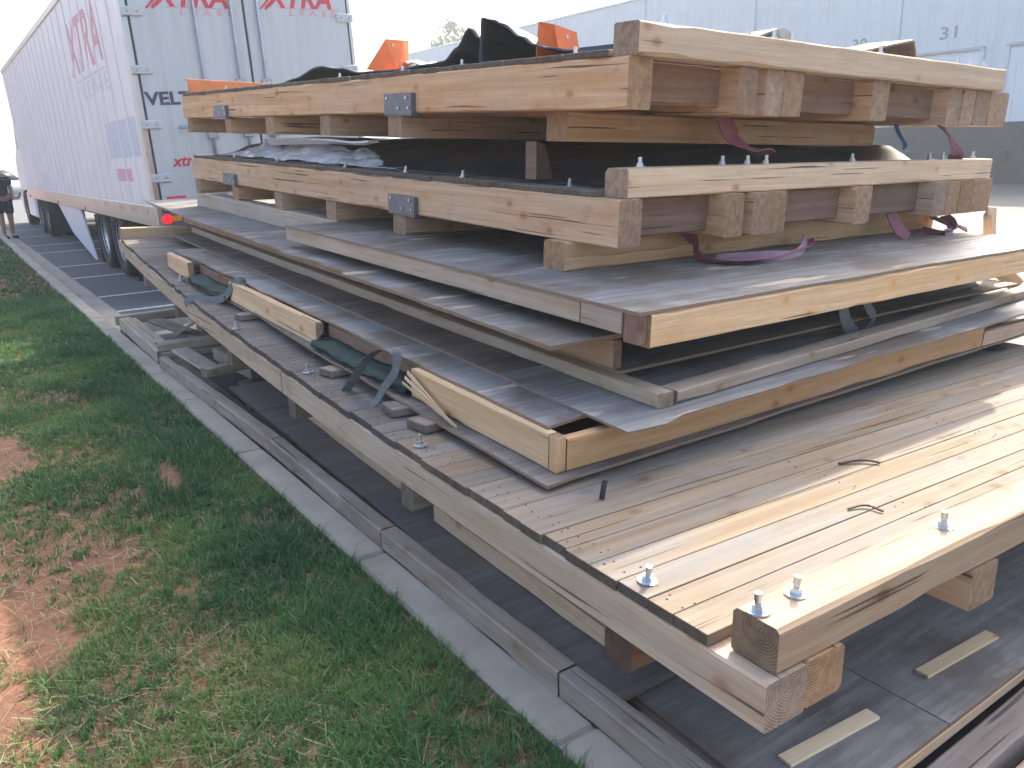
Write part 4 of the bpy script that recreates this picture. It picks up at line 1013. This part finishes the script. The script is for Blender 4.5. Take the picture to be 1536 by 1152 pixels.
ribbon('webbing', q5, [(.24*S, -1.84*S, .02*S), (.22*S, -1.85*S, -.03*S), (.20*S, -1.88*S, -.08*S), (.2*S, -1.89*S, -.10*S)], .042, 'strap_blue', (0, 1, .1), .005)
q6 = thingA('purple_sling', 'purple sling bunched between the platforms beside the blue strap', 'sling', FB)
ribbon('webbing', q6, [(.1*S, -1.97*S, -.005*S), (.08*S, -2.02*S, -.05*S), (.06*S, -2.06*S, -.11*S), (.08*S, -2.10*S, -.15*S)], .08, 'strap_purple', (0, 1, .6), .006, 8, .5)

# black rubber between the platforms
tm = thingA('rubber_tarp', 'black rubber sheeting heaped between the middle and topmost platforms', 'tarp')
zp = HB+.029
def hfm(u, v, x, y):
    e = min(1, v*14)*min(1, (1-v)*14)*min(1, u*22)*min(1, (1-u)*16)
    side = min(1, v*3.2)**.6
    return zp+.006+e*(.03+.125*side+.02*fbm(x, y, 4, 4, 2.2))
heap('rubber', tm, .22*S, 4.2*S, -.10*S, -2.3*S, hfm, 'rubber', 110, 60, zp+.001)
# white film
fw_ = thingA('plastic_film', 'crumpled white plastic film draped over the black rubber between the platforms', 'film')
def hff(u, v):
    x = (4.0-(2.45)*u)*S; env = max(.05, math.sin(math.pi*min(1, u*1.08))**.5)
    y = (-.09-.16*v)*S-.02*fbm(x*3, v*2, 2, 3, 2.)-.02*math.sin(u*21)
    z = zp+.012+v**.7*(.115*env+.02*fbm(x*2, v, 6, 3, 3.))+.016*fbm(x*4, v*3, 9, 4, 2.)*(1-u*.3)
    return (x, y, z)
sheet_fn('film', fw_, hff, 90, 14, 'film', .003, False)
fk = thingA('film_roll', 'long pale folded film edge tucked under the topmost platform', 'film')
ribbon('film', fk, [(3.2*S, -.13*S, zp+.135), (2.7*S, -.12*S, zp+.15), (2.3*S, -.13*S, zp+.155), (1.95*S, -.11*S, zp+.15), (1.75*S, -.10*S, zp+.165)], .07, 'film', (0, .6, .5), .012, 8, .7)

def folded_bracket(label, F, c, plates, yaw, mat='orange_paint', hole=None):
    """folded sheet-steel fin: plates given as (right, back, up) corners"""
    t = thing('steel_bracket', label, 'bracket', F[0], F[1]); M = Matrix.Translation(c) @ Matrix.Rotation(R(yaw), 4, 'Z')
    for P in plates:
        th = .007; bm = bmesh.new(); n = len(P); P = [Vector(p) for p in P]; nn = (P[1]-P[0]).cross(P[2]-P[0]).normalized()*th
        a = [bm.verts.new(p) for p in P]; b_ = [bm.verts.new(p+nn) for p in P]; bm.faces.new(a); bm.faces.new(b_[::-1])
        for i in range(n): bm.faces.new((a[i], b_[i], b_[(i+1) % n], a[(i+1) % n]))
        link('bracket_plate', bm_mesh('bracket_plate', bm, mat), t, None, M)
    board('bracket_foot', t, (c[0]-.05, c[1]-.13, c[2]-.005), (c[0]+.08, c[1]+.1, c[2]+.001), mat, .001)
    if hole:
        bm = bmesh.new(); cyl_bm(bm, .010, .022, 12, 0, None, 'Y'); link('bolt', bm_mesh('bolt', bm, 'film'), t, None, M @ Matrix.Translation(hole))
zpb = HB+.029
folded_bracket('orange folded steel fin standing between curled rubber and trailer doors', FB, (1.95*S, -.33*S, .205*S), [[(-.24, 0, 0), (.05, .02, 0), (.11, .03, .205), (-.07, 0, .195)], [(.05, .02, 0), (.19, .06, 0.), (.19, .06, .215), (.11, .03, .205)]], -75, hole=(.0, .012, .165))
folded_bracket('orange folded steel fin beside the top cross beam and dark slab', FB, (.69*S, -.32*S, .195*S), [[(-.12, .06, 0), (-.01, 0, 0), (-.07, .0, .145), (-.12, .05, .155)], [(-.01, 0, 0), (.19, .0, 0.), (.14, .0, .13), (-.07, 0, .145)]], -72, hole=(.05, .0, .10))
wd = thingA('timber_wedge', 'dull brown wooden wedge standing on rubber next to the top bearer', 'wedge')
bm = bmesh.new(); P = [(.05, 0), (-.055, 0), (.0, .16), (.05, .17)]
a = [bm.verts.new((.50*S, -.115*S+y, .175*S+z)) for y, z in P]; b_ = [bm.verts.new((.56*S, -.115*S+y, .175*S+z)) for y, z in P]; bm.faces.new(a); bm.faces.new(b_[::-1])
for i in range(4): bm.faces.new((a[i], b_[i], b_[(i+1) % 4], a[(i+1) % 4]))
link('wedge', bm_mesh('wedge', bm, 'wood_brown'), wd)
# curled rubber on the top platform
tt = thing('rubber_tarp', 'black rubber sheet with two curled-up peaks on the topmost platform', 'tarp', FB[0], FB[1])
prof = [(3.3, .165), (2.88, .2), (2.51, .236), (2.27, .222), (2.05, .198), (1.66, .192), (1.42, .2), (1.29, .206), (1.19, .243), (1.104, .296), (1.035, .262), (.985, .235)]
def curve_sheet(prof, y0, y1, nm, amp, lift):
    def fn(u, v):
        k = u*(len(prof)-1); i = min(len(prof)-2, int(k)); f = k-i; f2 = f*f*(3-2*f)
        x = prof[i][0]+(prof[i+1][0]-prof[i][0])*f; z = prof[i][1]+(prof[i+1][1]-prof[i][1])*f2
        y = y0+(y1-y0)*v; g = math.exp(-(v*2.2)**2); base = .168
        z = .168+(z-.168)*1.18
        return ((x+.25*v)*S, y*S+.0, max(zpb+.004, (base+(z-base)*(lift+(1-lift)*g))*S+.012*fbm(x*2, v*3, 5, 3, 2.)*amp))
    sheet_fn(nm, tt, fn, 70, 22, 'rubber_blue', .008)
curve_sheet(prof, -.20, -1.0, 'rubber', 1., .3)
curve_sheet([(.985, .172), (.978, .25), (.973, .312), (.90, .300), (.85, .285), (.731, .240), (.65, .214), (.58, .203), (.44, .192), (.33, .180)], -.17, -.95, 'rubber_curl', .6, .45)
tw = thing('plastic_film', 'scrap of white plastic film lying by the curled black rubber on top', 'film', FB[0], FB[1])
sheet_fn('film', tw, lambda u, v: ((2.35-.5*u)*S, (-.42-.25*v)*S, (.235+.035*math.sin(u*3.1)*1.+.012*fbm(u*6, v*6, 2, 3, 2.))*S), 24, 12, 'film', .003, False)
sl = thing('rubber_slab', 'dark flat rubber slab lying behind the top cross beam', 'slab', FB[0], FB[1])
heap('slab', sl, .34*S, 1.1*S, -.62*S, -1.5*S, lambda u, v, x, y: zpb+.14+.008*fbm(x, y, 2, 3, 2.), 'rubber_blue', 16, 16, zpb+.002, False)
hm = thing('rubber_roll', 'rounded end of a black rubber roll showing above the top cross beam', 'roll', FB[0], FB[1])
heap('roll', hm, .25*S, 1.2*S, -.86*S, -1.16*S, lambda u, v, x, y: zpb+.004+.15*S*math.sin(math.pi*min(1, max(0, v)))**.6*(1-.2*u), 'rubber', 16, 20, zpb+.002)
tn = thing('plywood_offcut', 'two grey plywood offcuts leaning together like a tent on top', 'plywood', FB[0], FB[1])
stick('offcut', tn, (.2*S, -1.33*S, .252*S), (.2*S, -1.655*S, .312*S), .26, .012, 'ply_under', .002)
stick('offcut', tn, (.2*S, -1.662*S, .312*S), (.2*S, -1.73*S, .19*S), .26, .012, 'ply_under', .002)
stick('offcut', tn, (.2*S, -1.33*S, .188*S), (.2*S, -1.34*S, .248*S), .26, .012, 'ply_under', .002)
# black rubber inside the hollow panel
ti = thingA('rubber_tarp', 'black rubber sheeting filling the open front of the split panel', 'tarp')
heap('rubber', ti, -.14*S, 1.7*S, .10*S, -2.05*S, lambda u, v, x, y: zc+PT+.004+.105*min(1, u*16)+.012*fbm(x, y, 3, 3, 3.)*min(1, u*8), 'rubber', 40, 60, zc+PT+.001)
# rubber and offcuts at the far right corner of the uppermost panel
tr = thingA('rubber_flap', 'dark rubber flap hanging over the right-hand corner of the grey panel', 'tarp')
sheet_fn('rubber', tr, lambda u, v: ((-.376-.01*math.sin(v*3))*S-.006, (-1.98-.25*u-.17*(1-v)*1.)*S+.0, (-.088-.16*v-.02*u*v)*S), 12, 14, 'rubber_blue', .006)
for k, (a, b, lab) in enumerate((((.0, -2.05, -.20), (-.02, -2.33, .0), 'short tan brace leaning under the right end of the middle platform'), ((-.16, -2.0, -.345), (-.05, -2.3, -.2), 'short tan brace leaning below the right end of the grey panel'))):
    br = thingA('timber_brace', lab, 'brace')
    stick('brace', br, (a[0]*S+.0, (b[1]-.08)*S, a[2]*S+.02), (b[0]*S, (b[1]+.03)*S, b[2]*S), .05, .09, 'wood_pale', .004)

# small twigs and cord on the sunny deck planks
def twig(label, pts, r, mat):
    t = thing('twig', label, 'twig', FD[0], FD[1]); ribbon('stem', t, pts, r*2, mat, (1, .3, 0), r*1.6, 5)
twig('small dark twig lying across the sunny deck planks', [(.72*.9, -1.18, zdk(.6)+.004), (.68*.9, -1.26, zdk(.6)+.01), (.63*.9, -1.3, zdk(.6)+.004)], .004, 'bark')
twig('thin curved stalk on the deck near the bolted beam', [(.44*.9, -.86, zdk(.4)+.004), (.42*.9, -.92, zdk(.4)+.008), (.36*.9, -.93, zdk(.4)+.004)], .003, 'bark')
twig('short black rubber stub standing on the shaded deck planks', [(.98*.9, -.30, zdk(.9)+.0), (.98*.9, -.305, zdk(.9)+.03), (.99*.9, -.32, zdk(.9)+.055)], .007, 'tyre')
ks = thing('knot_plate', 'round dark rubber disc on the deck near its sunny far corner', 'disc', FD[0], FD[1])
bm = bmesh.new(); cyl_bm(bm, .085, .008, 24); cyl_bm(bm, .05, .012, 24, .004); link('disc', bm_mesh('disc', bm, 'tyre'), ks, None, Matrix.Translation((1.42*.9, -4.2*.83, zdk(1.28)+.004)))

# ================================================================== BOTTOM LAYERS
tilt = (R(1.5), 0, 0)
b1 = thing('plywood_sheet', 'black film-faced plywood sheet under the deck along the kerb', 'plywood', (1.405, -1.259, .20), (R(.8), 0, 0))
slab('sheet_ply', b1, rough_edge((3.95, -.135), (1.7, -.07), 10, .004)+rough_edge((1.7, -.07), (.0, 0), 10, .003)+[(0, 0), (.02, -3.2), (3.95, -3.3)], -.018, 0, 'ply_dark')
for x in (.1, .8, 1.7, 2.6, 3.5): board('support_batten', b1, (x, -3.1, -.068), (x+.05, -.14, -.019), 'wood_old', .003)
kB = 1.1004; OB = (.842, -1.348, .17)
b2 = thing('plywood_sheet', 'grey-black plywood sheet with two pale slats on it under the deck end', 'plywood', OB, (R(.8), 0, 0))
slab('sheet_ply', b2, [(.70, -.02), (.0, 0), (.0, -.60), (.70, -.60)], -.014, 0, 'ply_mid')
slab('sheet_ply', b2, [(.70, -.605), (.0, -.605), (.0, -3.3), (.70, -3.3)], -.014, 0, 'ply_mid')
board('edge_timber', b2, (-.004, -3.3, -.05), (.03, -.02, -.0145), 'wood_tan', .003)
board('edge_timber', b2, (.031, -.045, -.05), (.6, -.01, -.0145), 'wood_old', .003)
for k, (xa_, ya_, xb_, yb_) in enumerate(((.915, -1.345, .89, -1.655), (.905, -1.90, .885, -2.235))):
    o = thing('pale_slat', 'pale thin wooden slat lying on the dark plywood near the deck corner' if k == 0 else 'pale thin wooden slat on the dark plywood by the second bearer', 'slat', OB, (R(.8), 0, 0))
    stick('slat', o, (xa_*kB-OB[0], ya_*kB-OB[1], .0055), (xb_*kB-OB[0], yb_*kB-OB[1], .0055), .042, .009, 'wood_bright', .001)
st = thing('loose_batten', 'long loose tan batten lying on the black plywood under the deck', 'batten')
stick('batten', st, (1.60, -1.43, .238), (2.69, -1.465, .239), .038, .072, 'wood_tan', .003)
stick('batten', st, (3.0, -1.50, .240), (4.4, -1.57, .241), .038, .072, 'wood_tan', .003)
# bottom skid of old timbers against the kerb
bf = thing('timber_skid', 'old weathered timber skid lying on the asphalt against the kerb', 'skid')
for (xa_, xb_, ya_, yb_) in ((.95, 1.56, -1.208, -1.208), (1.57, 2.70, -1.208, -1.212), (2.71, 4.05, -1.213, -1.23), (4.06, 6.45, -1.23, -1.195)):
    stick('side_timber', bf, (xa_, ya_-.034, .187), (xb_, yb_-.034, .187), .072, .088, 'wood_old', .007)
    stick('sleeper', bf, (xa_, ya_-.075, .071), (xb_, yb_-.075, .071), .10, .138, 'wood_old', .01)
stick('side_timber', bf, (.86, -1.335, .10), (1.38, -1.34, .10), .09, .1, 'wood_old', .012); stick('side_timber', bf, (.86, -1.47, .06), (5.2, -1.5, .06), .10, .1, 'wood_old', .012)
for x in (.775, 1.9, 3.2, 4.6): board('cross_timber', bf, (x-.045, -4.5, .006), (x+.045, -1.53 if x > 1 else -1.40, .118), 'wood_old', .01)
board('cross_timber', bf, (.60, -4.5, .006), (.70, -1.3, .095), 'wood_beam', .012)
# broken frame under the far end of the deck
bk = thing('broken_frame', 'broken weathered timber frame with peeling pale board under the far deck end', 'frame')
stick('side_timber', bk, (8.35, -1.30, .19), (6.62, -1.27, .19), .11, .11, 'wood_grey', .008)
stick('peeling_board', bk, (8.15, -1.32, .255), (6.85, -1.30, .258), .09, .018, 'wood_grey', .004)
stick('side_timber', bk, (8.38, -1.22, .22), (8.38, -2.3, .22), .07, .09, 'wood_grey', .006)
stick('cross_timber', bk, (6.63, -1.23, .275), (6.5, -2.2, .275), .10, .07, 'wood_grey', .006); stick('cross_timber', bk, (6.61, -1.24, .21), (6.48, -2.2, .21), .10, .05, 'wood_grey', .006)
stick('diagonal_board', bk, (8.0, -1.50, .24), (6.75, -1.66, .24), .13, .03, 'wood_old', .005)
stick('leaning_board', bk, (7.15, -1.50, .26), (7.0, -1.75, .42), .18, .025, 'wood_grey', .004)
stick('cross_timber', bk, (5.45, -1.27, .30), (5.62, -2.2, .30), .09, .06, 'wood_grey', .006)
stick('top_board', bk, (6.35, -1.33, .285), (5.5, -1.36, .285), .12, .025, 'wood_grey', .004)
stick('side_timber', bk, (6.4, -1.62, .2), (5.6, -1.66, .2), .08, .1, 'wood_grey', .006)
for x, y in ((8.3, -1.3), (6.7, -1.3), (8.3, -2.0), (6.5, -2.0), (5.6, -1.6), (5.6, -2.0)): board('sleeper', bk, (x-.12, y-.05, .004), (x+.12, y+.05, .135), 'wood_old', .01)

# ================================================================== HAZE
hz = board('haze', None, (-405, -405, -1.), (405, 405, 20.), 'black_gap', 0)
k = N('haze_air'); k.t.nodes.remove(k.b); pv = k.n('ShaderNodeVolumePrincipled')
pv.inputs['Color'].default_value = (.86, .94, 1., 1); pv.inputs['Density'].default_value = .0022; pv.inputs['Anisotropy'].default_value = .25
k.l(pv.outputs[0], k.t.nodes['Material Output'].inputs['Volume'])
hz.data.materials.clear(); hz.data.materials.append(k.m); tag(hz, kind='stuff'); hz.display_type = 'WIRE'
